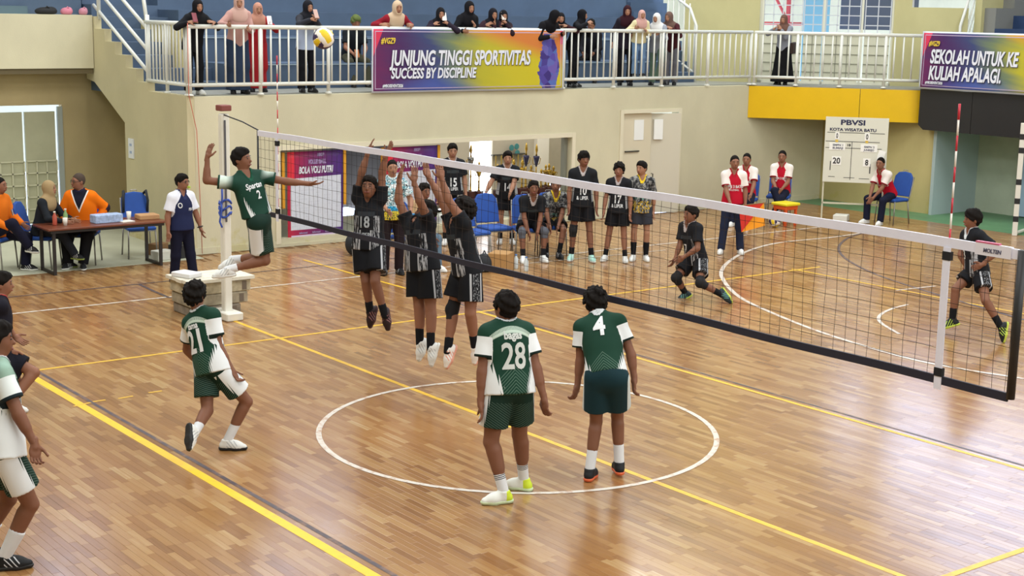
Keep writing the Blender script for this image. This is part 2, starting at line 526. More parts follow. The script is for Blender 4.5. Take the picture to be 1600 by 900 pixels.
def foot_up(J, k):
    Ak, fw, K = J['A' + k], J['F' + k], J['K' + k]
    if abs(fw[2]) < 0.75: return nrm(np.array([0, 0, 1.0]) - fw * fw[2])
    if np.linalg.norm(np.cross(K - Ak, fw)) > 0.12: return nrm((K - Ak) - fw * ((K - Ak) @ fw))
    h = -J['fh'] * np.sign(fw[2] + 1e-9); return nrm(h - fw * (h @ fw))
def torso_prims(J, g=0.0, b=1.0, hem=None, hw=0.0):
    s, P, N, up, rs, fs, rh = (J[k] for k in ('s', 'P', 'N', 'up', 'rs', 'fs', 'rh'))
    fh = J['fh']
    q = [ell_(P + up * 0.02 * s, (rh, fh, np.cross(rh, fh)), ((0.158 * b + g) * s, (0.112 * b + g) * s, (0.13 + g) * s), 0.04),
         cap_(P + up * 0.10 * s, P + up * 0.27 * s, (0.132 * b + g) * s, (0.138 * b + g) * s, 0.05, fs, 0.74),
         ell_(P + up * 0.35 * s, (rs, fs, up), ((0.158 * b + g) * s, (0.112 * b + g) * s, (0.17 + g) * s), 0.05),
         cap_(J['SL'] - up * 0.01 * s + rs * 0.02 * s, J['SR'] - up * 0.01 * s - rs * 0.02 * s, (0.056 + g * 0.8) * s, (0.056 + g * 0.8) * s, 0.06),
         cap_(N + up * 0.02 * s, J['SL'] + up * 0.005 * s, (0.045 + g * 0.6) * s, (0.045 + g * 0.8) * s, 0.05),
         cap_(N + up * 0.02 * s, J['SR'] + up * 0.005 * s, (0.045 + g * 0.6) * s, (0.045 + g * 0.8) * s, 0.05)]
    return q
def head_axes(J):
    f = J['hf']; r = nrm(np.cross(f, np.array([0, 0, 1.0]))); u = np.cross(r, f); return r, f, u
def person(label, J, dress, skin=0, hair='short', hcol='#15110f', vox=0.014, build=1.0, group=None):
    s, base = J['s'], J['base']; b = build
    o = base
    r, f, u = head_axes(J); Hc = J['Hc']; up = J['up']; N, P = J['N'], J['P']
    hp = lambda x, y, z: Hc + (r * x + f * y + u * z) * s
    skin_m = mat('skin_%d' % skin, SKIN[skin], rough=0.55, spec=0.3)
    # --- body (skin) on a coarse grid, head and hands on finer grids that run into it
    B = torso_prims(J, 0.0, b)
    B.append(cap_(N - up * 0.03 * s, hp(0, -0.012, -0.04), 0.052 * s, 0.05 * s, 0.03))
    for k in 'LR':
        S_, E, W = J['S' + k], J['E' + k], J['W' + k]; ea = nrm(E - S_)
        B += [cap_(S_, E, 0.052 * b * s, 0.040 * b * s, 0.03), cap_(S_ + ea * 0.02 * s, S_ + ea * 0.1 * s, 0.056 * b * s, 0.05 * b * s, 0.03),
              cap_(E, W, 0.039 * b * s, 0.026 * s, 0.015), cap_(E + (W - E) * 0.12, E + (W - E) * 0.45, 0.042 * b * s, 0.036 * b * s, 0.02)]
        h_, K, Ak = J['H' + k], J['K' + k], J['A' + k]; fw = J['F' + k]
        back = nrm(np.cross(np.cross(Ak - K, h_ - K), Ak - K) + 1e-6 * fw) if np.linalg.norm(np.cross(nrm(Ak - K), nrm(h_ - K))) > 0.15 else -fw
        back = nrm(back - nrm(Ak - K) * (back @ nrm(Ak - K)))
        B += [cap_(h_, K, 0.088 * b * s, 0.054 * b * s, 0.04), cap_(K, Ak, 0.052 * b * s, 0.036 * s, 0.02),
              cap_(K + (Ak - K) * 0.18 + back * 0.012 * s, K + (Ak - K) * 0.5 + back * 0.008 * s, 0.052 * b * s, 0.042 * b * s, 0.03),
              cap_(Ak, Ak + (fw * 0.11 - foot_up(J, k) * 0.042) * s, 0.033 * s, 0.022 * s, 0.02)]
    parts = [sdf_mesh(B, vox)]
    hv = min(vox, 0.0095) * 0.9
    HP = [ell_(hp(0, -0.006, 0.022), (r, f, u), (0.075 * s, 0.096 * s, 0.098 * s), 0.02),
          ell_(hp(0, 0.026, -0.055), (r, f, u), (0.056 * s, 0.064 * s, 0.066 * s), 0.04),
          ell_(hp(0, 0.05, -0.01), (r, f, u), (0.058 * s, 0.04 * s, 0.06 * s), 0.03),
          cap_(hp(0, 0.086, 0.008), hp(0, 0.108, -0.03), 0.009 * s, 0.014 * s, 0.012),
          cap_(hp(-0.018, 0.084, -0.064), hp(0.018, 0.084, -0.064), 0.012 * s, 0.012 * s, 0.01),
          cap_(hp(-0.04, 0.072, 0.03), hp(0.04, 0.072, 0.03), 0.013 * s, 0.013 * s, 0.015),
          ell_(hp(-0.076, -0.012, -0.008), (r, f, u), (0.011 * s, 0.02 * s, 0.033 * s), 0.006),
          ell_(hp(0.076, -0.012, -0.008), (r, f, u), (0.011 * s, 0.02 * s, 0.033 * s), 0.006),
          cap_(N + up * 0.01 * s, hp(0, -0.012, -0.04), 0.0515 * s, 0.0505 * s, 0.03)]
    parts.append(sdf_mesh(HP, hv))
    for k, sg in (('L', -1), ('R', 1)):
        d = J['T' + k]; ea = nrm(J['E' + k] - J['S' + k])
        inn = J.get('th' + k)
        th = J['fs'] + 0.35 * (-sg) * J['rs'] if inn is None else inn
        if abs(nrm(th) @ d) > 0.8: th = up
        pn = np.cross(d, th) * sg
        parts.append(sdf_mesh(hand_prims(J['W' + k], d, pn, th, s, J['c' + k]), 0.0058 if vox > 0.011 else 0.0045))
    v, q = joinv(parts)
    me = mesh_np('person', v - o, q, skin_m)
    ob = link('person', me, None, o); tag(ob, label, 'person', group)
    def child(name, v, q, m, attrs=None, lab=None, parent=None):
        c = link(name, mesh_np(name, v - o, q, m, attrs), parent or ob, o)
        if lab: c['label'] = lab
        return c
    # --- eyes, brows, mouth
    dark = mat('eye_dark', '#1a1210', rough=0.3)
    EP = []
    for x in (-0.031, 0.031):
        EP += [ell_(hp(x, 0.090, 0.004), (r, f, u), (0.0125 * s, 0.009 * s, 0.0062 * s), 0), cap_(hp(x - 0.016, 0.092, 0.028), hp(x + 0.016, 0.092, 0.028), 0.0052 * s, 0.0052 * s, 0)]
    if hair != 'back': child('eyes', *sdf_mesh(EP, 0.0042), dark)
    mq = sdf_mesh([cap_(hp(-0.02, 0.0965, -0.066), hp(0.02, 0.0965, -0.066), 0.0075 * s, 0.0075 * s, 0)], 0.004)
    child('mouth', *mq, mat('lips', '#7d3f38', rough=0.5))
    # --- hair or headscarf
    if hair.startswith('hijab'):
        hc = mat('scarf_' + hcol, hcol, rough=0.85, spec=0.15)
        S_ = [ell_(hp(0, -0.012, 0.018), (r, f, u), (0.093 * s, 0.112 * s, 0.117 * s), 0.02),
              ell_(hp(0, 0.018, -0.06), (r, f, u), (0.078 * s, 0.084 * s, 0.085 * s), 0.05),
              cap_(hp(0, -0.01, -0.08), N + J['fs'] * 0.02 * s, 0.07 * s, 0.10 * s, 0.04),
              cap_(N - up * 0.02 * s - J['rs'] * 0.1 * s, N - up * 0.02 * s + J['rs'] * 0.1 * s, 0.075 * s, 0.075 * s, 0.05),
              ell_(N - up * 0.10 * s + J['fs'] * 0.06 * s, (J['rs'], J['fs'], up), (0.155 * s, 0.095 * s, 0.12 * s), 0.05)]
        hole = [ell_(hp(0, 0.118, -0.016), (r, f, u), (0.056 * s, 0.075 * s, 0.08 * s))]
        child('headscarf', *sdf_mesh(S_, max(vox * 0.8, 0.009), subs=hole), hc)
    elif hair != 'none':
        th = dict(short=0.014, mop=0.026, buzz=0.006, bowl=0.020, back=0.020)[hair]
        S_ = [ell_(hp(0, -0.01, 0.026), (r, f, u), ((0.076 + th) * s, (0.093 + th) * s, (0.098 + th) * s), 0.02)]
        if hair in ('short', 'mop', 'bowl'): S_.append(ell_(hp(0, 0.03, 0.085), (r, f, u), (0.066 * s, 0.07 * s, (0.03 + th) * s), 0.03))
        k_, c_ = dict(short=(0.95, 0.020), mop=(0.85, 0.032), buzz=(1.0, 0.008), bowl=(0.80, 0.034), back=(1.05, 0.036))[hair]
        nn = nrm(f * k_ - u); po = hp(0, 0.0, -c_ - 0.004)
        ph = rng.uniform(0, 6, 3)
        amp = dict(short=0.004, mop=0.009, buzz=0.0, bowl=0.004, back=0.006)[hair] * s
        fr = 95 if vox > 0.011 else 120
        nz = (lambda g: amp * (np.sin(g[..., 0] * fr + ph[0]) * np.sin(g[..., 1] * fr + ph[1]) + np.sin(g[..., 2] * fr * 0.8 + g[..., 0] * 60 + ph[2]))) if amp else None
        earcut = [ell_(hp(sg * 0.09, 0.0, -0.028), (r, f, u), (0.028 * s, 0.026 * s, 0.036 * s)) for sg in (-1, 1)]
        child('hair', *sdf_mesh(S_, hv, cuts=[(po, nn)], subs=earcut, noise=nz), mat('hair_' + hcol, hcol, rough=0.75, spec=0.12))
    # --- clothes
    tor = lambda g: torso_prims(J, g, b)
    out = dict(ob=ob)
    TF = np.stack([J['rs'], J['fs'], up])
    sh_ = dress.get('shirt')
    if sh_:
        g = sh_.get('g', 0.017); hem = sh_.get('hem', -0.06); slv = sh_.get('sleeve', 0.62)
        tp = tor(g)
        hemz = hem * s
        lowc = P + up * min(hemz, 0.0) * 1.0
        tp.append(cap_(P + up * 0.22 * s, P + up * (hem - 0.06) * s, (0.150 * b + g) * s, (0.160 * b + g + sh_.get('flare', 0.006) + (0.026 if hem < 0 else 0.0)) * s, 0.04, J['fs'], 0.76))
        cuts = [(P + up * hem * s, -up)]
        pr = tp[:]; arms = []
        for k in 'LR':
            S_, E, W = J['S' + k], J['E' + k], J['W' + k]
            if slv <= 1.0:
                e = S_ + (E - S_) * slv; ea = nrm(E - S_); w = 0.055 + g * 0.5
                c = cap_(S_ + ea * 0.0, e + ea * 0.04 * s, (w + 0.002) * b * s, (w + sh_.get('wide', 0.010)) * b * s, 0.03, cut=[(e, ea)])
                pr.append(c); arms.append((S_, e, w * s))
            else:
                e = E + (W - E) * (slv - 1)
                pr += [cap_(S_, E, (0.06 + g * 0.3) * b * s, (0.052 + g * 0.3) * b * s, 0.03), cap_(E, e, (0.052 + g * 0.3) * b * s, (0.04 + g * 0.2) * s, 0.02)]
                arms.append((S_, E, 0.06 * s))
        subs = [cap_(N + up * 0.012 * s, hp(0, 0, -0.03), 0.060 * s, 0.075 * s)]
        if sh_.get('vneck', True):
            subs.append(cap_(N + up * 0.03 * s + J['fs'] * 0.05 * s, N - up * 0.075 * s + J['fs'] * 0.115 * s, 0.05 * s, 0.012 * s))
        v, q = sdf_mesh([dict(p, cut=(p['cut'] or []) + (cuts if i < len(tp) else [])) for i, p in enumerate(pr)], vox * 0.88, subs=subs)
        td = np.full(len(v), 9.0)
        for p in tp: td = np.minimum(td, dist_(p, v))
        sl = np.zeros(len(v))
        for S_, e, w in arms:
            ax = e - S_; L2 = ax @ ax; t = ((v - S_) @ ax) / L2
            dd = np.linalg.norm(v - S_ - np.clip(t, 0, 1)[:, None] * ax, axis=1)
            m = (dd < w * 1.5) & (t > -0.05)
            sl = np.maximum(sl, np.where(m, np.clip(t, 0, 1.05) * np.clip((td + 0.004) / 0.016, 0, 1), 0))
        co = ((v - P) @ TF.T) / s
        out['shirt'] = child('jersey' if sh_.get('jersey') else sh_.get('name', 'shirt'), v, q, sh_['mat'], dict(co=co, sl=sl))
        if sh_.get('collar'):
            nk = np.full(len(v), 9.0)
            for p in subs: nk = np.minimum(nk, dist_(p, v))
            up_d = (v - N) @ up
            ok = (nk < 0.019 * max(1.0, vox / 0.011)) & (up_d > -0.10 * s)
            f_ = ok[q].all(1)
            if f_.any():
                a_ = v[q[:, 1]] - v[q[:, 0]]; b_ = v[q[:, 3]] - v[q[:, 0]]; fn_ = np.cross(a_, b_)
                vn = np.zeros_like(v)
                for c4 in range(4): np.add.at(vn, q[:, c4], fn_)
                vn /= np.linalg.norm(vn, axis=1)[:, None] + 1e-12
                used = np.unique(q[f_]); mp = np.full(len(v), -1); mp[used] = np.arange(len(used))
                child('collar', v[used] + vn[used] * 0.004, mp[q[f_]], sh_['collar'])
    lo = dress.get('shorts')
    if lo:
        g = lo.get('g', 0.022); ln = lo.get('len', 0.72)
        pr = [ell_(P + up * 0.02 * s, (J['rh'], J['fh'], np.cross(J['rh'], J['fh'])), ((0.158 * b + g) * s, (0.115 * b + g) * s, (0.13 + g) * s), 0.03, cut=[(P + up * lo.get('top', 0.10) * s, up)])]
        ths = []
        for k, sg in (('L', -1), ('R', 1)):
            h_, K = J['H' + k], J['K' + k]; e = h_ + (K - h_) * ln; d = nrm(K - h_)
            pr.append(cap_(h_ + d * 0.0, e + d * 0.05 * s, (0.086 * b + g) * s, (0.077 * b + g + lo.get('flare', 0.016)) * s, 0.035, cut=[(e, d)])); ths.append((h_, e, sg))
        v, q = sdf_mesh(pr, vox * 0.9)
        best = np.full(len(v), 9.0); co = np.zeros((len(v), 3))
        for h_, e, sg in ths:
            ax = e - h_; t = ((v - h_) @ ax) / (ax @ ax); w = v - h_ - t[:, None] * ax; dd = np.linalg.norm(v - h_ - np.clip(t, 0, 1)[:, None] * ax, axis=1)
            m = dd < best; best = np.where(m, dd, best)
            c_ = np.stack([(w @ J['rh']) * sg / s, (w @ J['fh']) / s, -t], 1); co[m] = c_[m]
        out['shorts'] = child('shorts', v, q, lo['mat'], dict(co=co))
    tr = dress.get('trousers')
    if tr:
        g = tr.get('g', 0.014)
        pr = [ell_(P + up * 0.02 * s, (J['rh'], J['fh'], np.cross(J['rh'], J['fh'])), ((0.158 * b + g) * s, (0.115 * b + g) * s, (0.13 + g) * s), 0.03, cut=[(P + up * 0.11 * s, up)])]
        for k in 'LR':
            h_, K, Ak = J['H' + k], J['K' + k], J['A' + k]; d = nrm(Ak - K); e = Ak - d * 0.0
            pr += [cap_(h_, K, (0.087 * b + g) * s, (0.06 * b + g) * s, 0.035), cap_(K, e + d * 0.03 * s, (0.058 * b + g) * s, (0.046 + g + tr.get('flare', 0.008)) * s, 0.03, cut=[(e + d * 0.01 * s, d)])]
        child('trousers', *sdf_mesh(pr, vox), tr['mat'])
    sk = dress.get('skirt')
    if sk:
        zb = base[2] + sk.get('z', 0.06); mid = (J['AL'] + J['AR']) / 2; bt = np.array([mid[0] * 0.7 + P[0] * 0.3, mid[1] * 0.7 + P[1] * 0.3, zb])
        pr = [ell_(P + up * 0.02 * s, (J['rh'], J['fh'], np.cross(J['rh'], J['fh'])), (0.178 * b * s, 0.135 * b * s, 0.15 * s), 0.03),
              cap_(P, bt - np.array([0, 0, 0.1]), 0.165 * b * s, sk.get('w', 0.24) * s, 0.05, J['fh'], 0.8, cut=[(bt, np.array([0, 0, -1.0]))])]
        for k in 'LR': pr.append(cap_(J['H' + k], J['K' + k], 0.11 * s, 0.10 * s, 0.05))
        child('skirt', *sdf_mesh(pr, vox), sk['mat'])
    so = dress.get('socks')
    if so:
        for k in 'LR':
            K, Ak = J['K' + k], J['A' + k]; d = nrm(K - Ak); e = Ak + d * so.get('h', 0.16) * s
            rr = 0.045 * s + (0.014 if so.get('h', 0.16) > 0.2 else 0.002) * s
            v, q = sdf_mesh([cap_(Ak - d * 0.02 * s, e + d * 0.04 * s, 0.042 * s, rr, 0.01, cut=[(e, d)])], min(vox, 0.011))
            child('sock', v, q, so['mat'] if not isinstance(so['mat'], tuple) else so['mat'][0 if k == 'L' else 1], dict(co=np.stack([v[:, 0] * 0, v[:, 0] * 0, ((v - Ak) @ d) / s], 1)))
    kp = dress.get('kneepads', '')
    for k in kp:
        K = J['K' + k]; h_, Ak = J['H' + k], J['A' + k]; d1, d2 = nrm(h_ - K), nrm(Ak - K)
        fr_ = nrm(-(d1 + d2) + 1e-5 * J['fh'])
        v, q = sdf_mesh([cap_(K, K + d1 * 0.1 * s, 0.061 * s, 0.068 * s, 0.03, cut=[(K + d1 * 0.09 * s, d1)]), cap_(K, K + d2 * 0.12 * s, 0.061 * s, 0.056 * s, 0.03, cut=[(K + d2 * 0.11 * s, d2)]),
                         ell_(K + fr_ * 0.028 * s, (J['rh'], fr_, np.cross(J['rh'], fr_)), (0.05 * s, 0.045 * s, 0.065 * s), 0.02)], min(vox, 0.012))
        child('knee_pad', v, q, dress.get('kneemat') or mat('kneepad', '#101014', rough=0.9))
    shoe = dress.get('shoes')
    if shoe:
        for k in 'LR':
            Ak, fw = J['A' + k], J['F' + k]; K = J['K' + k]
            un = foot_up(J, k)
            sd = np.cross(fw, un); pt = lambda a, c: Ak + (fw * a + un * c) * s
            up_ = [cap_(pt(-0.035, -0.042), pt(0.085, -0.046), 0.039 * s, 0.044 * s, 0.03), cap_(pt(0.085, -0.05), pt(0.155, -0.056), 0.043 * s, 0.030 * s, 0.03),
                   cap_(pt(-0.012, -0.02), pt(-0.005, 0.018), 0.043 * s, 0.046 * s, 0.02, cut=[(pt(0, 0.02), un)]), cap_(pt(0.02, -0.005), pt(0.11, -0.04), 0.032 * s, 0.026 * s, 0.03)]
            cf = [(pt(0, -0.062), -un)]
            hvx = min(vox, 0.0095)
            mm = shoe['mat'] if not isinstance(shoe['mat'], tuple) else shoe['mat'][0 if k == 'L' else 1]
            sv, sq = sdf_mesh([dict(p, cut=(p['cut'] or []) + cf) for p in up_], hvx)
            c = child('shoe', sv, sq, mm, dict(co=np.stack([(sv - Ak) @ sd, (sv - Ak) @ fw, (sv - Ak) @ un], 1) / s))
            so_ = [cap_(pt(-0.04, -0.06), pt(0.085, -0.06), 0.042 * s, 0.047 * s, 0.02), cap_(pt(0.085, -0.06), pt(0.158, -0.058), 0.047 * s, 0.034 * s, 0.02)]
            cs = [(pt(0, -0.055), un), (pt(0, -0.083), -un)]
            v, q = sdf_mesh([dict(p, cut=cs) for p in so_], hvx)
            c2 = link('sole', mesh_np('sole', v - o, q, shoe['sole']), c, o)
    # --- small worn things
    for extra in dress.get('extra', ()): extra(J, ob, out, s)
    out['J'] = J
    return out

def jersey_text(P_, txt, size, z, back=False, x0=0.0, col=None, width=None, bold=0.012, name='number', shear=0.0, sx=0.75):
    """lettering laid onto the cloth of a shirt, following its curve"""
    J = P_['J']; shirt = P_['shirt']; s = J['s']
    me = glyphs(txt, size, shear, bold * size * 2, 0.0, 'CENTER', sx)
    bm = bmesh.new(); bm.from_mesh(me)
    for _ in range(3):
        le = [e for e in bm.edges if e.calc_length() > 0.03]
        if not le: break
        bmesh.ops.subdivide_edges(bm, edges=le, cuts=1)
        bmesh.ops.triangulate(bm, faces=bm.faces)
    sm = shirt.data
    vs = np.empty(len(sm.vertices) * 3, np.float32); sm.vertices.foreach_get('co', vs); vs = vs.reshape(-1, 3)
    tree = BVHTree.FromPolygons([tuple(map(float, v)) for v in vs], [tuple(p.vertices) for p in sm.polygons])
    sg = -1 if back else 1
    c0 = J['P'] - J['base']
    last = None
    for v in bm.verts:
        x = v.co.x + x0
        q = c0 + J['up'] * (z * s + v.co.y) + J['rs'] * (-sg * x) + J['fs'] * sg * 0.45
        hit = tree.ray_cast(Vector(q), Vector(-J['fs'] * sg))
        pt = np.array(hit[0]) if hit[0] is not None else q - J['fs'] * sg * 0.33
        v.co = pt + J['fs'] * sg * 0.007
    bm.to_mesh(me); bm.free()
    me.polygons.foreach_set('use_smooth', [True] * len(me.polygons))
    me.materials.clear(); me.materials.append(col)
    return link(name, me, shirt, J['base'])
# ------------------------------------------------------------------ structure: floors
def wood_ramp(b, r):
    return b.ramp(r, [(0.0, '#654429'), (0.12, '#7a5535'), (0.35, '#8f663f'), (0.6, '#9b7348'), (0.82, '#a78256'), (0.93, '#b39468'), (1.0, '#c6ae88')])
def wood_mat(name, single):
    m = bpy.data.materials.new(name); m.use_nodes = True; b = NB(m); p = m.node_tree.nodes['Principled BSDF']
    if single: r = X(b, b.node('ShaderNodeObjectInfo').outputs['Random'])
    else: r = b.fac('rnd')
    geo = b.node('ShaderNodeNewGeometry'); sp = b.node('ShaderNodeSeparateXYZ'); b.l.new(geo.outputs['Position'], sp.inputs[0])
    x, y, z = [X(b, o) for o in sp.outputs]
    big = b.noise(b.comb(x * 0.35, y * 0.35, r * 0.0), 1.0, 3, 0.6)
    grain = b.noise(b.comb(x * 3.0, y * 60.0, r * 20.0), 1.0, 3, 0.6)
    c = wood_ramp(b, (r * 0.62 + (big - 0.5) * 0.45 + (grain - 0.5) * 0.35 + 0.25).clamp())
    c = b.mix((big.ss(0.5, 0.72)) * 0.35, c, '#a06c36')
    b.put(p.inputs['Base Color'], c)
    scuff = b.noise(b.comb(x * 1.2, y * 5.0, z), 1.0, 4, 0.65)
    b.put(p.inputs['Roughness'], (scuff - 0.5) * 0.20 + 0.20)
    p.inputs['Specular IOR Level'].default_value = 0.62
    bn = b.node('ShaderNodeBump'); bn.inputs['Strength'].default_value = 0.06; bn.inputs['Distance'].default_value = 0.004
    b.put(bn.inputs['Height'], b.noise(b.comb(x * 4.0, y * 16.0, z), 1.0, 3)); b.l.new(bn.outputs[0], p.inputs['Normal'])
    return m
floor = struct('floor', MB().box(-5.5, 17, -14, 15.1, -0.06, -0.006).box(-5.9, -5.501, 1.7, 15.1, -0.06, -0.006), mat('joint_wood', '#75542f', rough=0.6))
struct('floor_concrete', MB().box(-10.2, -5.5, -14, 1.695, -0.06, 0.0).box(-10.2, -5.905, 1.695, 2.75, -0.06, 0.0), mat('concrete_pale', '#b9bba6', rough=0.45, var=0.08, vscale=2.0))
struct('floor_green', MB().box(-5.9, 17, 15.1, 19, -0.06, 0.0), mat('green_paint', '#5f8a63', rough=0.5, var=0.12, vscale=3.0))
def build_planks():
    PW, PL = 0.06, 0.36
    ys = np.arange(-7.4, 15.05, PW); out = []
    for j, y in enumerate(ys):
        off = rng.uniform(0, PL)
        xs = np.arange(-5.9 + off - PL, 14.0, PL)
        out.append(np.stack([xs, np.full(len(xs), y)], 1))
    P = np.concatenate(out); P = P[(P[:, 0] >= -5.5) | ((P[:, 0] >= -5.9) & (P[:, 1] > 1.7))]
    c = np.concatenate([P + [PL / 2, PW / 2], np.zeros((len(P), 1))], 1)
    q = (c - CP) @ CR
    u = 800 + FPX * q[:, 0] / -q[:, 2]; v = 450 - FPX * q[:, 1] / -q[:, 2]
    vis = (q[:, 2] < -1.0) & (u > -700) & (u < 2300) & (v > 250) & (v < 1250)
    P, c, u, v = P[vis], c[vis], u[vis], v[vis]
    d = np.linalg.norm(c - CP, axis=1); d = np.where((u > 5) & (u < 1595) & (v < 895), d, 99)
    order = np.argsort(d); near, rest = order[:300], order[300:]
    g, bv = 0.0004, 0.0010
    def verts(x, y, h):
        a = [(x + g, y + g, -0.006), (x + PL - g, y + g, -0.006), (x + PL - g, y + PW - g, -0.006), (x + g, y + PW - g, -0.006)]
        t = [(x + g + bv, y + g + bv, h), (x + PL - g - bv, y + g + bv, h), (x + PL - g - bv, y + PW - g - bv, h), (x + g + bv, y + PW - g - bv, h)]
        m = [(p[0], p[1], h - 0.0008) for p in a]
        return a + m + t
    fs = np.array([(8, 9, 10, 11)] + [(4 + i, 4 + (i + 1) % 4, 8 + (i + 1) % 4, 8 + i) for i in range(4)] + [(i, (i + 1) % 4, 4 + (i + 1) % 4, 4 + i) for i in range(4)])
    base = np.array(verts(0, 0, 0.0))
    n = len(rest); hh = rng.uniform(-0.0004, 0.0002, n)
    V = np.repeat(base[None], n, 0); V[:, :, 0] += P[rest, 0][:, None]; V[:, :, 1] += P[rest, 1][:, None]; V[:, 4:, 2] += hh[:, None]
    Q = (fs[None] + (np.arange(n) * 12)[:, None, None]).reshape(-1, 4)
    rv = np.repeat(rng.uniform(0, 1, n), 12)
    me = mesh_np('plank', V.reshape(-1, 3), Q, wood_mat('wood_planks', False), dict(rnd=rv))
    me.polygons.foreach_set('use_smooth', np.zeros(len(me.polygons), bool))
    o = link('plank_field', me, floor); o['kind'] = 'stuff'
    me1 = bpy.data.meshes.new('plank'); me1.from_pydata([tuple(q) for q in base], [], [tuple(map(int, f)) for f in fs]); me1.materials.append(wood_mat('wood_plank', True))
    for i in near:
        link('plank', me1, floor, (P[i, 0], P[i, 1], rng.uniform(-0.0004, 0.0002)))
build_planks()

def line_mat(name, col, wear=0.35):
    def fn(b):
        n = b.noise(None, 9.0, 4, 0.7)
        return b.mix(n.ss(0.50, 0.64) * wear, col, '#a87c56')
    return mat(name, col, fn=fn, rough=0.4, spec=0.4)
LY, LW, LD = line_mat('line_yellow', '#e3b52f', 0.5), line_mat('line_white', '#d0c8be', 0.8), line_mat('line_dark', '#4d4248', 0.4)
LYB = line_mat('line_yellow_bright', '#ecc02a', 0.2)
LAY = [0.0012]
def strip(name, pts, w, m):
    LAY[0] += 0.0001; z = LAY[0]
    pts = [np.array([p[0], p[1], 0.0]) for p in pts]; L = []; R_ = []
    for i, p in enumerate(pts):
        d = nrm(pts[min(i + 1, len(pts) - 1)] - pts[max(i - 1, 0)]); n = np.array([-d[1], d[0], 0])
        L.append(p + n * w / 2); R_.append(p - n * w / 2)
    mb = MB(); n = len(pts)
    vs = [q + np.array([0, 0, z]) for q in L] + [q + np.array([0, 0, z]) for q in R_]
    mb.add(vs, [(i, i + 1, n + i + 1, n + i) for i in range(n - 1)])
    return mb.build(name, m, floor)
def circ(cx, cy, r, a0, a1, n=72): return [(cx + r * math.cos(math.radians(a0 + (a1 - a0) * i / n)), cy + r * math.sin(math.radians(a0 + (a1 - a0) * i / n))) for i in range(n + 1)]
def smooth(pts, n=8):
    out = []; p = [np.array(q[:2], float) for q in pts]
    for i in range(len(p) - 1):
        a, b, c, d = p[max(i - 1, 0)], p[i], p[i + 1], p[min(i + 2, len(p) - 1)]
        for k in range(n):
            t = k / n; out.append(0.5 * ((2 * b) + (c - a) * t + (2 * a - 5 * b + 4 * c - d) * t * t + (3 * b - 3 * c + d - a) * t ** 3))
    return out + [p[-1]]
strip('court_line', [(-1.25, 0), (9.05, 0)], 0.055, LY)                                  # centre line
strip('court_line', [(-0.02, -2.96), (12, -2.96)], 0.085, LYB)                            # near attack line
strip('court_line', [(-0.25, -2.84), (12, -2.84)], 0.04, LD)
strip('court_line', [(0.0, 2.84), (12, 2.84)], 0.05, LY)                                  # far attack line
strip('court_line', [(-0.6, 2.93), (12, 2.95)], 0.035, LD)
strip('court_line', [(0.0, -3.0), (0.0, 9.3)], 0.05, LY)                                  # side line
strip('court_line', [(9.0, -6), (9.0, 3.4)], 0.055, LY)
strip('court_line', [(-0.1, 8.78), (12, 8.85)], 0.05, LY)                                 # far end line
for a, b in (((115, 635), (142, 629)), ((145, 628), (165, 625)), ((185, 623), (208, 619)), ((232, 614), (253, 611))): strip('court_line', [F(*a), F(*b)], 0.03, LY)
for a, b in (((400, 410), (414, 414)), ((474, 406), (496, 412))): strip('court_line', [F(*a), F(*b)], 0.05, LY)
strip('court_line', [F(496, 412), F(555, 429), F(650, 455)], 0.05, LY)
strip('court_line', [(-2.95, -2.4), (-2.92, 13.0)], 0.05, LW)                             # white side line of the other court
strip('court_line', [(-4.0, -2.2), (-4.02, 4.2)], 0.04, LD)
strip('court_line', [F(217, 444), F(240, 455), F(266, 466)], 0.045, LD)
strip('court_line', circ(4.52, -0.01, 1.80, 0, 360), 0.05, LW)                            # centre circle
strip('court_line', smooth([F(1353, 363), F(1300, 371), F(1220, 379), F(1172, 391), F(1140, 408), F(1127, 425), F(1133, 442), F(1150, 460), F(1175, 475), F(1235, 501), F(1300, 525), F(1400, 555), F(1475, 572), F(1600, 592)]), 0.06, LW)
strip('court_line', smooth([F(1353, 363), F(1325, 372), F(1311, 385), F(1314, 397), F(1330, 410), F(1362, 426), F(1400, 440), F(1470, 462), F(1600, 500)]), 0.045, LD)
strip('court_line', smooth([F(1418, 476), F(1390, 484), F(1374, 494), F(1377, 505), F(1405, 522)]), 0.045, LW)
strip('court_line', [F(1400, 454), F(1462, 447)], 0.04, LW)
strip('floor_patch', [F(610, 421), F(657, 428), F(1040, 391)], 0.03, LW)

# ------------------------------------------------------------------ structure: walls
def wall_paint(name, col, dirt=0.10):
    def fn(b):
        geo = b.node('ShaderNodeNewGeometry'); sp = b.node('ShaderNodeSeparateXYZ'); b.l.new(geo.outputs['Position'], sp.inputs[0])
        x, y, z = [X(b, o) for o in sp.outputs]
        n = b.noise(b.comb(x * 0.8, y * 0.8, z * 0.5), 1.0, 5, 0.6)
        c = lin(col); d = tuple(q * (1 - dirt * 1.6) for q in c[:3]) + (1,)
        st = b.noise(b.comb(x * 3.0, y * 3.0, z * 3.0), 1.0, 4, 0.7)
        c2 = b.mix(n.ss(0.35, 0.7), d, c)
        return b.mix((st - z * 0.25).ss(0.52, 0.62) * 0.35, c2, '#b5aa4c')
    return mat(name, col, fn=fn, rough=0.7, spec=0.25, bump=0.15, bscale=60)
CREAM = wall_paint('paint_cream', '#d5cfb2'); CREAM2 = wall_paint('paint_cream_green', '#cdc4a0'); CREAM3 = wall_paint('paint_yellow', '#cdbf86')
WHITE = mat('white_paint', '#e4e6e0', rough=0.4, var=0.04, vscale=6); GREY = mat('grey_blue_tier', '#485b74', rough=0.7, var=0.12, vscale=1.2)
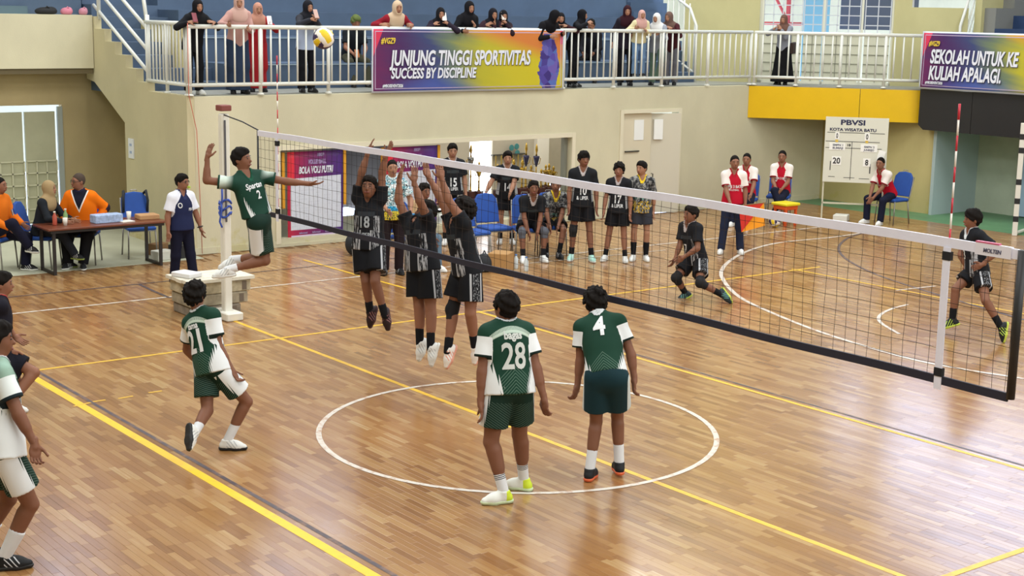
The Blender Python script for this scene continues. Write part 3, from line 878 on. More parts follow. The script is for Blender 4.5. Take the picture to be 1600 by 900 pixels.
DARKBLUE = mat('navy_tier', '#20385e', rough=0.7, var=0.15, vscale=1.2)
W = -5.85
wf = MB()
for y0, y1, z0, z1 in ((1.752, 3.19, 0, 2.405), (3.19, 9.15, 0, 0.13), (3.19, 9.15, 1.54, 2.405), (9.15, 10.39, 0, 2.405), (10.39, 11.8, 1.93, 2.405), (11.8, 15.995, 0, 2.405)):
    wf.box(W - 0.18, W, y0, y1, z0, z1)
struct('wall_far', wf, CREAM)
struct('wall_end', MB().box(W - 0.18, -2.95, 16.0, 16.2, 0, 2.3).box(-3.15, -2.95, 16.2, 17.4, 0, 2.3), CREAM3)
struct('wall_recess', MB().box(-3.1, 9, 17.3, 17.5, 0, 2.4), mat('paint_recess', '#b7c0ac', rough=0.5, var=0.08, vscale=2.0))
fr = MB(); 
for (y0, y1, z0, z1) in ((3.10, 3.188, 0.05, 1.62), (9.152, 9.23, 0.05, 1.62), (3.19, 9.15, 1.54, 1.62)): fr.box(W, W + 0.025, y0, y1, z0, z1)
struct('trim_1', fr, mat('trim_cream', '#ddd6bd', rough=0.5))
struct('trim_2', MB().box(W, W + 0.02, 11.8, 11.88, 0, 2.0).box(W, W + 0.02, 10.31, 10.39, 0, 2.0).box(W, W + 0.02, 10.391, 11.799, 1.93, 2.0), mat('trim_cream', '#ddd6bd'))
struct('baseboard_far', MB().box(W, W + 0.02, 1.63, 3.1, 0, 0.10).box(W, W + 0.02, 3.1, 9.23, 0, 0.05).box(W, W + 0.02, 9.23, 10.29, 0, 0.10).box(W, W + 0.02, 11.9, 15.9, 0, 0.10), CREAM)
# room behind the wall opening
room = MB().box(-8.1, -8.0, 3.0, 5.2, 0, 2.3).box(-8.1, -8.0, 5.2, 8.42, 0.0, 0.06).box(-8.1, -8.0, 6.62, 8.42, 0.0, 2.3).box(-8.1, -8.0, 8.96, 11.1, 0, 2.3).box(-8.1, -8.0, 8.42, 8.96, 1.38, 2.3).box(-8.1, -8.0, 5.2, 6.62, 1.7, 2.3)
struct('wall_trophy_room', room, mat('paint_room', '#b9b09c', rough=0.7, var=0.1, vscale=1.5))
struct('wall_trophy_side', MB().box(-8.0, -6.03, 2.9, 3.0, 0, 2.3).box(-8.0, -6.03, 11.0, 11.1, 0, 2.3), mat('paint_room', '#b9b09c'))
struct('floor_trophy_room', MB().box(-8.1, -5.9, 2.9, 11.1, -0.05, 0.0), mat('concrete_pale', '#b9bba6'))
struct('wall_dark_store', MB().box(-9.6, -9.5, 5.0, 6.8, 0, 2.3).box(-9.5, -8.1, 5.0, 5.1, 0, 2.3).box(-9.5, -8.1, 6.62, 6.72, 0, 2.3), mat('paint_store', '#6b6257', rough=0.8))
struct('window_1', MB().box(-8.06, -8.04, 8.42, 8.96, 0.06, 1.38), mat('bright_pane', '#f4f8ff', rough=0.3, emit=3.0))
struct('window_2', MB().box(-7.99, -7.97, 7.7, 8.4, 0.05, 0.28).box(-7.99, -7.97, 10.0, 10.9, 0.05, 0.40), mat('bright_pane', '#f4f8ff'))
struct('trim_3', MB().box(-8.0, -7.9, 9.98, 10.28, 0.0, 1.5), mat('trim_bright', '#efe9da', rough=0.5))
struct('trim_4', MB().box(-6.05, -5.95, 9.07, 9.13, 0.13, 1.53), mat('alu_dark', '#77796d', rough=0.4))
# door in the far wall
d2 = struct('door_2', MB().box(W - 0.10, W - 0.06, 10.41, 11.16, 0, 1.92), mat('door_cream', '#d6cdb4', rough=0.5))
MB().obox((W - 0.02, 11.46, 0.96), (0.35, 0.94, 0), (-0.94, 0.35, 0), (0, 0, 1), 0.33, 0.02, 0.95).build('door_leaf', mat('door_cream2', '#cfc9b6', rough=0.5), d2)
for y in (10.72,): MB().box(W - 0.058, W - 0.05, y, y + 0.24, 1.42, 1.80).build('door_pane', mat('pane_white', '#eef0ee', rough=0.25), d2)
MB().obox((W - 0.02, 11.30, 1.61), (0.35, 0.94, 0), (-0.94, 0.35, 0), (0, 0, 1), 0.09, 0.026, 0.19).build('door_pane', mat('pane_white', '#eef0ee'), d2)
MB().box(W - 0.058, W - 0.03, 10.50, 10.85, 1.20, 1.225).build('door_bar', mat('dark_steel', '#4a4740', rough=0.4), d2)
MB().tube([(W + 0.03, 11.12, 0.78), (W + 0.07, 11.12, 0.78), (W + 0.07, 11.12, 0.48), (W + 0.03, 11.12, 0.48)], 0.012, 6).build('door_handle', mat('dark_steel', '#4a4740'), d2)

# left: stair side wall, ledge, entrance
sy = 1.63
prof = [(-5.85, 0), (-5.85, 2.42), (-7.26, 2.42)]
zs = 2.42
steps = [(-7.26 - 0.42 * k, 2.55 + 0.20 * k) for k in range(6)]
for x, z in steps: prof += [(x, z), (x - 0.42, z)]
prof += [(-9.78, 2.5), (-9.44, 2.46), (-8.21, 1.86), (-8.21, 0.0)]
struct('wall_stair', MB().prism([(x, sy, z) for x, z in prof], (0, 0.12, 0)), CREAM2)
struct('wall_entrance_side', MB().box(-9.95, -8.0, 2.45, 2.6, 0, 3.5), CREAM3)
en = MB()
for y0, y1, z0, z1 in ((-14, -0.75, 0, 2.7), (1.22, 2.6, 0, 2.7), (-0.75, 1.22, 2.06, 2.7)): en.box(-10.05, -9.9, y0, y1, z0, z1)
struct('wall_entrance', en, wall_paint('paint_entrance', '#b8a67c'))
struct('wall_ledge', MB().box(-10.1, -9.42, -14, 1.62, 2.69, 3.57), CREAM)
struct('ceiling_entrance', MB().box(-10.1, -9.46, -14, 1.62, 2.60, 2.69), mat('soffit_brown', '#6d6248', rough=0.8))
d1 = struct('door_1', MB().box(-9.93, -9.88, 1.13, 1.22, 0, 2.03).box(-9.93, -9.88, -0.75, -0.7, 0, 2.03), mat('alu_grey', '#9aa09a', rough=0.4))
dm = mat('door_metal', '#a9a88c', rough=0.5, var=0.06)
for y0, y1 in ((-0.68, 0.53), (0.57, 1.09)):
    lf = MB().box(-9.94, -9.90, y0, y1, 0.05, 1.95).build('door_leaf', dm, d1)
    g = MB(); nb = max(2, round((y1 - y0) / 0.2))
    for i in range(nb + 1):
        yy = y0 + (y1 - y0) * i / nb; g.box(-9.90, -9.875, yy - 0.012, yy + 0.012, 0.1, 1.12)
    for i in range(6): zz = 0.1 + 0.204 * i; g.box(-9.90, -9.875, y0, y1, zz - 0.012, zz + 0.012)
    g.build('grille', mat('door_metal2', '#bdbb9f', rough=0.5), lf)

# balcony slab, tiers, stairs
CH0, CH1 = A3(W, 13.74, 0), A3(-3.28, 16.0, 0)
CD = nrm(CH1 - CH0); CN = np.array([CD[1], -CD[0], 0])     # CN points into the hall
slab = [(W - 0.185, 1.76), (W - 0.185, 13.6), (W + 0.005, 13.74), (-3.28, 16.0), (9, 16.0), (9, 17.6), (-3.6, 17.6), (-7.6, 14.1), (-7.3, 12.8), (-7.3, 1.76)]
struct('floor_balcony', MB().prism([(x, y, 2.30) for x, y in slab], (0, 0, 0.12)), mat('balcony_concrete', '#8e8f88', rough=0.6, var=0.1))
tr = MB()
for k in range(13):
    x = -7.26 - 0.84 * k; ye = 12.2 + 0.66 * 0.84 * k; tr.box(x - 0.84, x, 2.95, ye, 2.3, 2.42 + 0.42 * (k + 1))
    tr.box(x - 0.86, x - 0.80, 2.95, ye, 2.42 + 0.42 * (k + 1), 2.425 + 0.42 * (k + 1))
t_ = struct('floor_tiers', tr, GREY)
eg = MB()
for k in range(2): eg.box(-7.26 - 0.84 * k - 0.0, -7.245 - 0.84 * k, 2.95, 12.2, 2.42 + 0.42 * (k + 1) - 0.03, 2.42 + 0.42 * (k + 1) - 0.01)
eg.build('edge_strip', mat('edge_pale', '#8fa3b3', rough=0.6), t_)
st = MB()
for x, z in steps: st.box(x - 0.42, x, 1.75, 2.95, 2.3, z)
for k in range(6, 14): st.box(-7.26 - 0.42 * (k + 1), -7.26 - 0.42 * k, 1.75, 2.95, 2.3, 2.55 + 0.2 * k)
struct('stairs_left', st, GREY)['kind'] = 'structure'
st = MB()
for k in range(14): st.box(-7.0 - 0.42 * (k + 1), -7.0 - 0.42 * k, 12.2 + 0.277 * k, 13.3 + 0.277 * k, 2.3, 2.62 + 0.2 * k)
struct('stairs_right', st, GREY)['kind'] = 'structure'
tl = MB()
for k in range(8): tl.box(-10.1 - 0.84 * (k + 1), -10.1 - 0.84 * k, -14, 1.7, 2.7, 3.57 + 0.42 * (k + 1))
struct('floor_tiers_left', tl, GREY)
wo = CH0 - CN * 1.2                                          # upstairs wall, parallel to the slanted balcony edge
def cw(t, z, d=0.0): return wo + CD * t + CN * d + np.array([0, 0, z])
def cbox(mb, t0, t1, z0, z1, d0, d1):
    return mb.loft([[cw(t0, z0, d0), cw(t1, z0, d0), cw(t1, z0, d1), cw(t0, z0, d1)], [cw(t0, z1, d0), cw(t1, z1, d0), cw(t1, z1, d1), cw(t0, z1, d1)]])
uw = MB()
cbox(uw, -1.45, 0.08, 2.3, 9.9, -0.15, 0); cbox(uw, 2.76, 3.1, 2.3, 9.9, -0.15, 0); cbox(uw, 3.1, 4.2, 2.3, 4.0, -0.15, 0); cbox(uw, 3.1, 4.2, 7.0, 9.9, -0.15, 0); cbox(uw, 0.08, 2.76, 5.7, 9.9, -0.15, 0)
struct('wall_upstairs', uw, wall_paint('paint_upstairs', '#c6c08f'))
d3 = MB()
for t in (0.08, 0.12, 1.36, 2.12, 2.72): cbox(d3, t, t + 0.045, 2.42, 5.7, -0.10, -0.04)
for z in (2.42, 3.40, 5.66): cbox(d3, 0.08, 2.76, z, z + 0.05, -0.10, -0.04)
d3 = struct('door_3', d3, mat('door_white', '#d8d8c6', rough=0.5))
for t0, t1 in ((0.17, 0.94), (0.98, 1.35), (1.42, 2.10), (2.20, 2.70)):
    m_ = MB(); cbox(m_, t0, t1, 2.47, 3.40, -0.09, -0.06); pn_ = m_.build('door_panel', mat('panel_white', '#cdcdb8', rough=0.5), d3)
    g = MB(); nn_ = max(2, round((t1 - t0) / 0.2))
    for i in range(1, nn_): cbox(g, t0 + (t1 - t0) * i / nn_ - 0.008, t0 + (t1 - t0) * i / nn_ + 0.008, 2.47, 3.4, -0.06, -0.045)
    for z in (2.66, 2.84, 3.03, 3.22): cbox(g, t0, t1, z - 0.008, z + 0.008, -0.06, -0.045)
    g.build('rib', mat('rib_grey', '#8f907f', rough=0.5), pn_)
    g = MB()
    for i in range(nn_ + 1): cbox(g, t0 + (t1 - t0) * i / nn_ - 0.01, t0 + (t1 - t0) * i / nn_ + 0.01, 3.45, 5.66, -0.08, -0.06)
    for i in range(11): z = 3.62 + 0.19 * i; cbox(g, t0, t1, z - 0.01, z + 0.01, -0.08, -0.06)
    g.build('window_bar', mat('bar_white', '#c9cdd4', rough=0.4), d3)
w3 = MB(); cbox(w3, 3.1, 3.14, 4.0, 7.0, -0.1, -0.05); cbox(w3, 4.16, 4.2, 4.0, 7.0, -0.1, -0.05); cbox(w3, 3.14, 4.16, 5.4, 5.44, -0.1, -0.05)
struct('window_3', w3, mat('bar_white', '#c9cdd4'))
# what stands outside that window
og = MB(); cbox(og, 0.95, 1.5, 2.4, 4.7, -1.6, -1.3)
tag(og.build('sheet_screen', mat('cyan_sheet', '#7fb6d6', rough=0.5)), 'pale blue sheet screen outside the upstairs window', 'screen')
og = MB(); cbox(og, 1.75, 3.4, 3.52, 4.6, -3.0, -2.6)
tag(og.build('outside_building', mat('far_building', '#5a5f70', rough=0.8)), 'dark grey building seen through the upstairs window', 'building')
og = MB().tube([cw(-0.3, 3.62, -2.2), cw(1.1, 3.62, -2.2)], 0.04, 6).tube([cw(0.62, 3.6, -2.2), cw(0.62, 5.2, -2.2)], 0.05, 6).tube([cw(0.1, 4.6, -2.2), cw(0.6, 3.7, -2.2)], 0.035, 6)
tag(og.build('steel_truss', mat('red_steel', '#d2525a', rough=0.5)), 'red steel frame outside the upstairs window', 'frame')
# end stand on the right
te = MB()
for k in range(9): te.box(-3.02, 9, 17.65 + 0.6 * k, 17.65 + 0.6 * (k + 1), 2.3, 3.35 + 0.26 * (k + 1))
struct('floor_tiers_end', te, DARKBLUE)
ge = MB()
for k in range(9): ge.box(-3.28, -3.02, 17.65 + 0.6 * k, 17.65 + 0.6 * (k + 1), 2.3, 3.75 + 0.26 * (k + 1))
struct('wall_end_stair', MB().box(-3.44, -3.28, 17.55, 23, 2.3, 4.7), mat('paint_upstairs', '#c6c08f'))
struct('stairs_end', ge, mat('grey_step', '#7f807c', rough=0.7))['kind'] = 'structure'
# yellow and black fascias under the balcony
fy = empty('balcony_fascia', CH0 + [0, 0, 1.77], 'yellow two-panel fascia under the slanted balcony edge', 'fascia')
ym = mat('yellow_panel', '#e2b600', rough=0.35, var=0.03)
for t0, t1 in ((-0.02, 2.14), (2.15, 3.44)):
    m_ = MB(); q = lambda t, z, d: CH0 + CD * t + CN * d + np.array([0, 0, z])
    m_.loft([[q(t0, 1.77, 0.006), q(t1, 1.77, 0.006), q(t1, 1.77, 0.03), q(t0, 1.77, 0.03)], [q(t0, 2.40, 0.006), q(t1, 2.40, 0.006), q(t1, 2.40, 0.03), q(t0, 2.40, 0.03)]])
    m_.build('panel', ym, fy)
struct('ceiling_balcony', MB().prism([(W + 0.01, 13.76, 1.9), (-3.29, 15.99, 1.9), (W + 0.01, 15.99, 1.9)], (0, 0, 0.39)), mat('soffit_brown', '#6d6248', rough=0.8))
fb = empty('end_fascia', (-3.2, 15.7, 1.66), 'black panelled fascia hanging below the end banner', 'fascia')
bm_ = mat('black_panel', '#232326', rough=0.35)
for x0, x1 in ((-3.24, -2.05), (-2.04, -0.9), (-0.89, 0.3), (0.31, 1.5), (1.51, 2.7)):
    MB().loft([[(x0 + 0.12 * (x0 < -3.2), 15.72, 1.66), (x1, 15.72, 1.66), (x1, 15.98, 1.66), (x0 + 0.12 * (x0 < -3.2), 15.98, 1.66)], [(x0, 15.72, 1.75), (x1, 15.72, 1.75), (x1, 15.98, 1.75), (x0, 15.98, 1.75)], [(x0, 15.72, 2.44), (x1, 15.72, 2.44), (x1, 15.98, 2.44), (x0, 15.98, 2.44)]]).build('panel', bm_, fb)
d4 = struct('door_4', MB().box(-1.95, -0.7, 17.22, 17.28, 0.02, 1.95), mat('blue_leaf', '#a9c4dc', rough=0.4))
for x in (-1.93, -1.55, -1.1): MB().box(x, x + 0.05, 17.19, 17.22, 0.05, 1.93).build('door_fold', mat('blue_leaf2', '#8fb2d2', rough=0.4), d4)
struct('trim_6', MB().box(-3.0, -2.93, 15.92, 17.3, 0, 1.8), mat('blue_trim', '#a8b9ba', rough=0.5))

# outer shell of the hall with high windows (never in the frame, seen in the floor's shine)
def shell(name, ax, pos, u0, u1, z0, z1, holes, m):
    mb = MB(); us = sorted({u0, u1} | {h[0] for h in holes} | {h[1] for h in holes}); zs_ = sorted({z0, z1} | {h[2] for h in holes} | {h[3] for h in holes})
    for a, b in zip(us, us[1:]):
        for c, d in zip(zs_, zs_[1:]):
            um, zm = (a + b) / 2, (c + d) / 2
            if any(h[0] < um < h[1] and h[2] < zm < h[3] for h in holes): continue
            if ax == 'x': mb.box(pos, pos + 0.15, a, b, c, d)
            else: mb.box(a, b, pos, pos + 0.15, c, d)
    return struct(name, mb, m)
shell('wall_back_upper', 'x', -18.4, -14, 24, 0, 12, [(3.0, 5.0, 9.3, 11.4), (9, 12, 9.3, 11.4)], CREAM)
shell('wall_end_upper', 'y', 24.0, -18.3, 17.2, 0, 12, [(-12.0, -3.6, 4.4, 11.4), (2.0, 5.0, 6.5, 10.4)], CREAM)
shell('wall_near', 'y', -14.2, -18.3, 17.2, 0, 12, [], CREAM)
shell('wall_right', 'x', 17.0, -14, 24, 0, 12, [], CREAM)
struct('ceiling', MB().box(-18.4, 17.2, -14.2, 24.2, 12, 12.1), mat('ceiling_paint', '#b9b6aa', rough=0.8))
# ------------------------------------------------------------------ railings
RW = mat('rail_white', '#dfe1da', rough=0.35)
def railing(label, p0, p1, zt=3.45, zb=2.58, zf=2.42, gap=0.155, posts=1.25, group=None, post_r=0.03):
    p0, p1 = np.asarray(p0, float), np.asarray(p1, float); L = np.linalg.norm(p1 - p0); d = (p1 - p0) / L
    e = empty('balcony_railing', (p0[0], p0[1], zf), label, 'railing')
    P = lambda t, z: np.array([p0[0] + d[0] * t, p0[1] + d[1] * t, z])
    MB().tube([P(0, zt), P(L, zt)], 0.034, 10).build('top_rail', RW, e, smooth=True)
    MB().tube([P(0, zb), P(L, zb)], 0.030, 8).build('bottom_rail', RW, e, smooth=True)
    n = max(1, round(L / posts)); src = None
    for i in range(n + 1):
        t = L * i / n; t = min(max(t, 0.03), L - 0.03)
        if src is None:
            src = MB().tube([P(t, zf), P(t, zt)], post_r, 8).lathe(P(t, zf), [(0.055, 0.0), (0.05, 0.02), (0.03, 0.03)], 10).build('post', RW, e, origin=P(t, zf), smooth=True)
        else: link('post', src.data, e, P(t, zf))
    n = max(2, round(L / gap)); src = None
    for i in range(1, n):
        t = L * i / n
        if src is None: src = MB().tube([P(t, zb), P(t, zt)], 0.0165, 6).build('baluster', RW, e, origin=P(t, zb), smooth=True)
        else: link('baluster', src.data, e, P(t, zb))
    return e
railing('long white railing of upright bars along the balcony edge', (W, 1.66, 0), (W, 13.74, 0))
railing('short white railing returning beside the left stairs', (-7.41, 1.69, 0), (W - 0.05, 1.69, 0), zt=3.49, gap=0.13, posts=0.8)
railing('white railing on the slanted balcony corner above the yellow fascia', CH0 + CD * 0.04, CH1, gap=0.165, posts=0.85)
railing('white railing behind the end banner on the right', (-3.2, 16.0, 0), (1.6, 16.0, 0), gap=0.16)
sr = empty('stair_railing', (-7.4, 1.72, 2.6), 'white sloping three-bar railing on the left stairs', 'railing')
for dz in (0.0, 0.34, 0.68): MB().tube([(-7.45, 1.72, 2.72 + dz), (-9.6, 1.72, 3.74 + dz)], 0.028, 8).build('rail', RW, sr, smooth=True)
MB().tube([(-7.42, 1.72, 3.45), (-7.6, 1.72, 4.05), (-9.6, 1.72, 5.0)], 0.032, 8).build('hand_rail', RW, sr, smooth=True)
MB().tube([(-9.38, 1.72, 3.5), (-9.38, 1.72, 4.9)], 0.035, 8).build('post', RW, sr, smooth=True)
MB().tube([(-7.42, 1.72, 2.5), (-7.42, 1.72, 3.6)], 0.035, 8).build('post', RW, sr, smooth=True)
sr2 = empty('stair_railing', (-7.2, 13.36, 2.5), 'white sloping railing on the stairs left of the plain upstairs wall', 'railing')
for i in range(6): MB().tube([(-7.1 - 0.16 * i, 13.36, 2.45 + 0.075 * i), (-7.1 - 0.16 * i, 13.36, 3.62 + 0.075 * i + 0.3 * (i > 0))], 0.014, 6).build('bar', RW, sr2, smooth=True)
MB().tube([(-7.05, 13.36, 2.42), (-7.05, 13.36, 3.55), (-7.25, 13.36, 3.9), (-9.2, 13.36, 4.85)], 0.03, 8).build('hand_rail', RW, sr2, smooth=True)
MB().tube([(-7.05, 13.36, 2.6), (-9.2, 13.36, 3.6)], 0.025, 8).build('bottom_rail', RW, sr2, smooth=True)
sr3 = empty('stair_railing', (-3.0, 17.5, 2.5), 'white sloping railing above the left corner of the end banner', 'railing')
for i in range(5): MB().tube([(-3.52, 17.3 + 0.1 * i, 3.1), (-3.52, 17.75 + 0.1 * i, 4.6)], 0.02, 6).build('bar', RW, sr3, smooth=True)
MB().tube([(-3.52, 17.22, 2.45), (-3.52, 17.22, 3.65), (-3.52, 17.6, 4.6)], 0.03, 8).build('hand_rail', RW, sr3, smooth=True)

# ------------------------------------------------------------------ banners and posters
def banner_mat(name, seed):
    def fn(b):
        x, y, z = b.vec('co')
        n = b.noise(b.comb(x * 1.2 + seed, y * 2.5 + x * 1.5, 0.0), 2.2, 3)
        k = x + (n - 0.5) * 0.22 + (0.5 - y) * -0.05
        c = b.ramp(k, [(0.0, '#6a2456'), (0.14, '#4a2a5e'), (0.30, '#3d4672'), (0.42, '#6f7f63'), (0.55, '#b3ad33'), (0.72, '#c2b62c'), (1.0, '#c9bb22')])
        c = b.mix((y * -1.0 + 0.42 - (x - 0.3).abs() * 1.2).ss(0.0, 0.3) * 0.75, c, '#4b5fae')
        c = b.mix((y - 0.72 + (x - 0.6) * 1.0).ss(0.0, 0.25) * x.gt(0.45) * 0.9, c, '#cf7440')
        vv = b.comb(x * 3.8, y, 0.0); fc = b.voro(vv, 9.0, 'F1', 'Color'); n3 = b.noise(vv, 7.0, 2)
        wd = 0.062 - (y - 0.36).abs() * 0.07 + (n3 - 0.5) * 0.05
        blob = ((x - 0.915 + (n3 - 0.5) * 0.02).abs() - wd).lt(0.0) * y.lt(0.92) * (1.0 if seed < 2 else 0.0)
        sepc = b.node('ShaderNodeSeparateColor'); b.l.new(fc.s, sepc.inputs[0])
        c = b.mix(blob, c, b.ramp(X(b, sepc.outputs[0]), [(0.1, '#3d2f78'), (0.4, '#54479c'), (0.65, '#4f6fb4'), (0.9, '#6a5aa8')]))
        red = (x * 3.6 + (1.0 - y) * 0.42).lt(0.21)
        c = b.mix(red, c, '#d4395a'); c = b.mix(((x - 1.0).abs().lt(0.022)) * y.gt(0.75), c, '#d4395a')
        ex = x.min(1.0 - x) * 4.0; ey = y.min(1.0 - y) * 1.05
        e_ = ex.min(ey); c = b.mix(e_.gt(0.060) * e_.lt(0.073), c, '#b9a9c6')
        return b.mix(e_.lt(0.028), c, '#cfd6e2')
    return mat(name, fn=fn, rough=0.55, spec=0.3)
def cloth_panel(name, o, ex, ey, w, h, m, parent=None, amp=0.006, nx=40, ny=14, seed=0.0):
    """thin hanging sheet with soft ripples, closed at the back"""
    o = np.asarray(o, float); ex, ey = nrm(ex), nrm(ey); n = np.cross(ex, ey)
    u, v = np.meshgrid(np.linspace(0, 1, nx), np.linspace(0, 1, ny), indexing='ij')
    rp = amp * (np.sin(u * 21 + v * 3 + seed) + np.sin(u * 9 - v * 5 + seed * 2))
    Pf = o + ex * (u * w)[..., None] + ey * (v * h)[..., None] + n * rp[..., None]
    Pb = Pf - n * 0.004
    vs = np.concatenate([Pf.reshape(-1, 3), Pb.reshape(-1, 3)]); N_ = nx * ny
    idx = np.arange(N_).reshape(nx, ny); q = np.stack([idx[:-1, :-1], idx[1:, :-1], idx[1:, 1:], idx[:-1, 1:]], -1).reshape(-1, 4)
    rim = np.concatenate([idx[:, 0], idx[-1, 1:], idx[-2::-1, -1], idx[0, -2:0:-1]]); r2 = np.roll(rim, -1)
    Q = np.concatenate([q, q[:, ::-1] + N_, np.stack([r2, rim, rim + N_, r2 + N_], 1)])
    co = np.concatenate([np.stack([u, v, u * 0], -1).reshape(-1, 3)] * 2)
    po = np.array(parent.get('_o', (0, 0, 0)), float) if parent is not None else o
    me = mesh_np(name, vs - po, Q, m, dict(co=co))
    return link(name, me, parent, po)
LET = mat('letter_white', '#dfe3ee', rough=0.6); LETY = mat('letter_yellow', '#e3c23c', rough=0.6); SHD = mat('letter_shadow', '#2c2f4a', rough=0.7)
b1 = cloth_panel('sports_banner', (-5.79, 4.85, 2.41), (0, 1, 0), (0, 0, 1), 4.02, 1.06, banner_mat('banner_left', 0.0), amp=0.004)
tag(b1, 'wide purple and yellow banner on the long balcony railing, reading JUNJUNG TINGGI SPORTIVITAS', 'banner', 'sports banners on the railings')
def words(par, o, ex, txt, size, x, y, width, m, sh=0.18, dx=0.010):
    n = np.cross(nrm(ex), (0, 0, 1)); e = nrm(ex)
    sign_text(txt, size, np.asarray(o) + e * (x + dx) + np.array([0, 0, y - dx]) + n * 0.010, ex, (0, 0, 1), SHD, par, sh, 0.03 * size, width=width)
    sign_text(txt, size, np.asarray(o) + e * x + np.array([0, 0, y]) + n * 0.013, ex, (0, 0, 1), m, par, sh, 0.03 * size, width=width)
o1 = A3(-5.79, 4.85, 2.41)
words(b1, o1, (0, 1, 0), 'JUNJUNG TINGGI SPORTIVITAS', 0.34, 0.36, 0.45, 2.93, LET)
words(b1, o1, (0, 1, 0), 'SUCCESS BY DISCIPLINE', 0.235, 0.36, 0.235, 1.73, LET)
words(b1, o1, (0, 1, 0), '#VGZ9', 0.13, 0.17, 0.80, 0.28, LETY, dx=0.006)
words(b1, o1, (0, 1, 0), '#MBOISEVENT2026', 0.07, 0.20, 0.09, 0.40, LET, dx=0.004)
b2 = cloth_panel('sports_banner', (-3.23, 15.66, 2.45), (1, 0, 0), (0, 0, 1), 4.1, 1.09, banner_mat('banner_right', 3.7), amp=0.004, seed=1.0)
tag(b2, 'purple banner above the black fascia, reading SEKOLAH UNTUK KE and KULIAH APALAGI', 'banner', 'sports banners on the railings')
o2 = A3(-3.23, 15.66, 2.45)
words(b2, o2, (1, 0, 0), 'SEKOLAH UNTUK KE', 0.36, 0.22, 0.50, 1.93, LET)
words(b2, o2, (1, 0, 0), 'KULIAH APALAGI.', 0.36, 0.20, 0.19, 1.60, LET)
words(b2, o2, (1, 0, 0), '#VGZ9', 0.13, 0.17, 0.82, 0.25, LETY, dx=0.006)
words(b2, o2, (1, 0, 0), '#MBOISEVENT2026', 0.07, 0.14, 0.10, 0.40, LET, dx=0.004)

def poster_mat(name):
    def fn(b):
        x, y, z = b.vec('co')
        n = b.noise(b.comb(x * 2.0, y * 2.0, 0.0), 2.0, 2)
        c = b.ramp(x + (n - 0.5) * 0.2, [(0.0, '#c02a45'), (0.16, '#a02550'), (0.45, '#7a2562'), (0.75, '#55286e'), (1.0, '#4f3080')])
        c = b.mix(x.lt(0.12) * y.gt(0.69), c, '#d8303f')
        wht = x.gt(0.055) * x.lt(0.965) * y.gt(0.125) * y.lt(0.70 + x * 0.02)
        ln = ((x * 24.0).fract().lt(0.08)).max((y * 30.0).fract().lt(0.07)) * b.noise(b.comb(x * 7.0, y * 9.0, 0.0), 1.5, 2).gt(0.5)
        c = b.mix(wht, c, b.mix(ln * 0.55, '#d3d8e4', '#8f95a8'))
        return b.mix(y.gt(0.035) * y.lt(0.065) * x.gt(0.06) * x.lt(0.86), c, '#d9c6e6')
    return mat(name, fn=fn, rough=0.45, spec=0.4)
PM = poster_mat('poster_print')
for y0, lab in ((3.36, 'tall roll-up poster with a blank match bracket, left of the dark doorway'), (5.22, 'tall roll-up poster with a blank match bracket, behind the man in the patterned shirt')):
    pe = empty('tournament_poster', (-5.92, y0, 0.05), lab, 'poster', 'tournament posters in the wall opening')
    cloth_panel('sheet', (-5.92, y0, 0.06), (0, 1, 0), (0, 0, 1), 1.02, 1.44, PM, pe, amp=0.003, nx=12, ny=14, seed=y0)
    for yy in (y0 - 0.09, y0 + 1.04): MB().box(-5.96, -5.93, yy, yy + 0.05, 0.6, 1.5).build('side_strip', mat('orange_strip', '#d99a22', rough=0.5), pe)
    MB().box(-5.99, -5.93, y0 - 0.02, y0 + 1.04, 0.0, 0.06).build('base', mat('dark_base', '#39333a', rough=0.5), pe)
    po = A3(-5.92, y0, 0.06)
    for txt, size, x, y, wd in (('BOLA VOLI PUTRI', 0.15, 0.2, 1.09, 0.63), ('VOLLEYBALL', 0.09, 0.37, 1.24, 0.33), ('MBOIS', 0.06, 0.54, 1.36, 0.13)):
        sign_text(txt, size, po + A3(0.009, x, y), (0, 1, 0), (0, 0, 1), LET if size > 0.1 else mat('letter_dim', '#9c86b4', rough=0.6), pe, 0.15, 0.006, width=wd)
    for k in range(3): sign_text('informasi', 0.04, po + A3(0.009, 0.2 + 0.24 * k, 0.115), (0, 1, 0), (0, 0, 1), mat('letter_dim', '#9c86b4'), pe, 0.0, 0.002, width=0.15)

# ------------------------------------------------------------------ net, antennas, post
NX0, NX1, NZT, NZB = -0.46, 9.52, 2.36, 1.42
net = empty('volleyball_net', (4.7, 0, NZB), 'white-topped black volleyball net stretched across the court', 'net')
nm = mat('net_cord', '#2a221f', rough=0.9); sag = lambda x: 0.0
ms = MB()
sq = 0.1
xs = np.arange(NX0 + 0.06, NX1, sq)
for i, x in enumerate(xs):
    pts = [(x + 0.006 * math.sin(i * 1.7 + k), 0.004 * math.sin(i + k * 2), NZB + 0.03 + (NZT - NZB - 0.06) * k / 5) for k in range(6)]
    ms.tube(pts, 0.0019, 3, cap=False)
for j in range(1, 9):
    z = NZB + (NZT - NZB) * j / 9; ms.tube([(x, 0.0, z + 0.004 * math.sin(x * 9 + j * 2)) for x in np.linspace(NX0, NX1, 60)], 0.0019, 3, cap=False)
mo = ms.build('cord_mesh', nm, net); mo['kind'] = 'stuff'
tw = mat('tape_white', '#dcdcea', rough=0.6, var=0.04, vscale=8); tn = mat('band_navy', '#1b1c2e', rough=0.7)
def band(name, z0, z1, m, x0=NX0, x1=NX1, th=0.008, wob=0.004):
    rings = []
    for x in np.linspace(x0, x1, 60):
        w = wob * math.sin(x * 3.1); rings.append([(x, -th, z0 + w), (x, th, z0 + w), (x, th * 1.2, z1 + w), (x, -th * 1.2, z1 + w)])
    return MB().loft(rings).build(name, m, net)
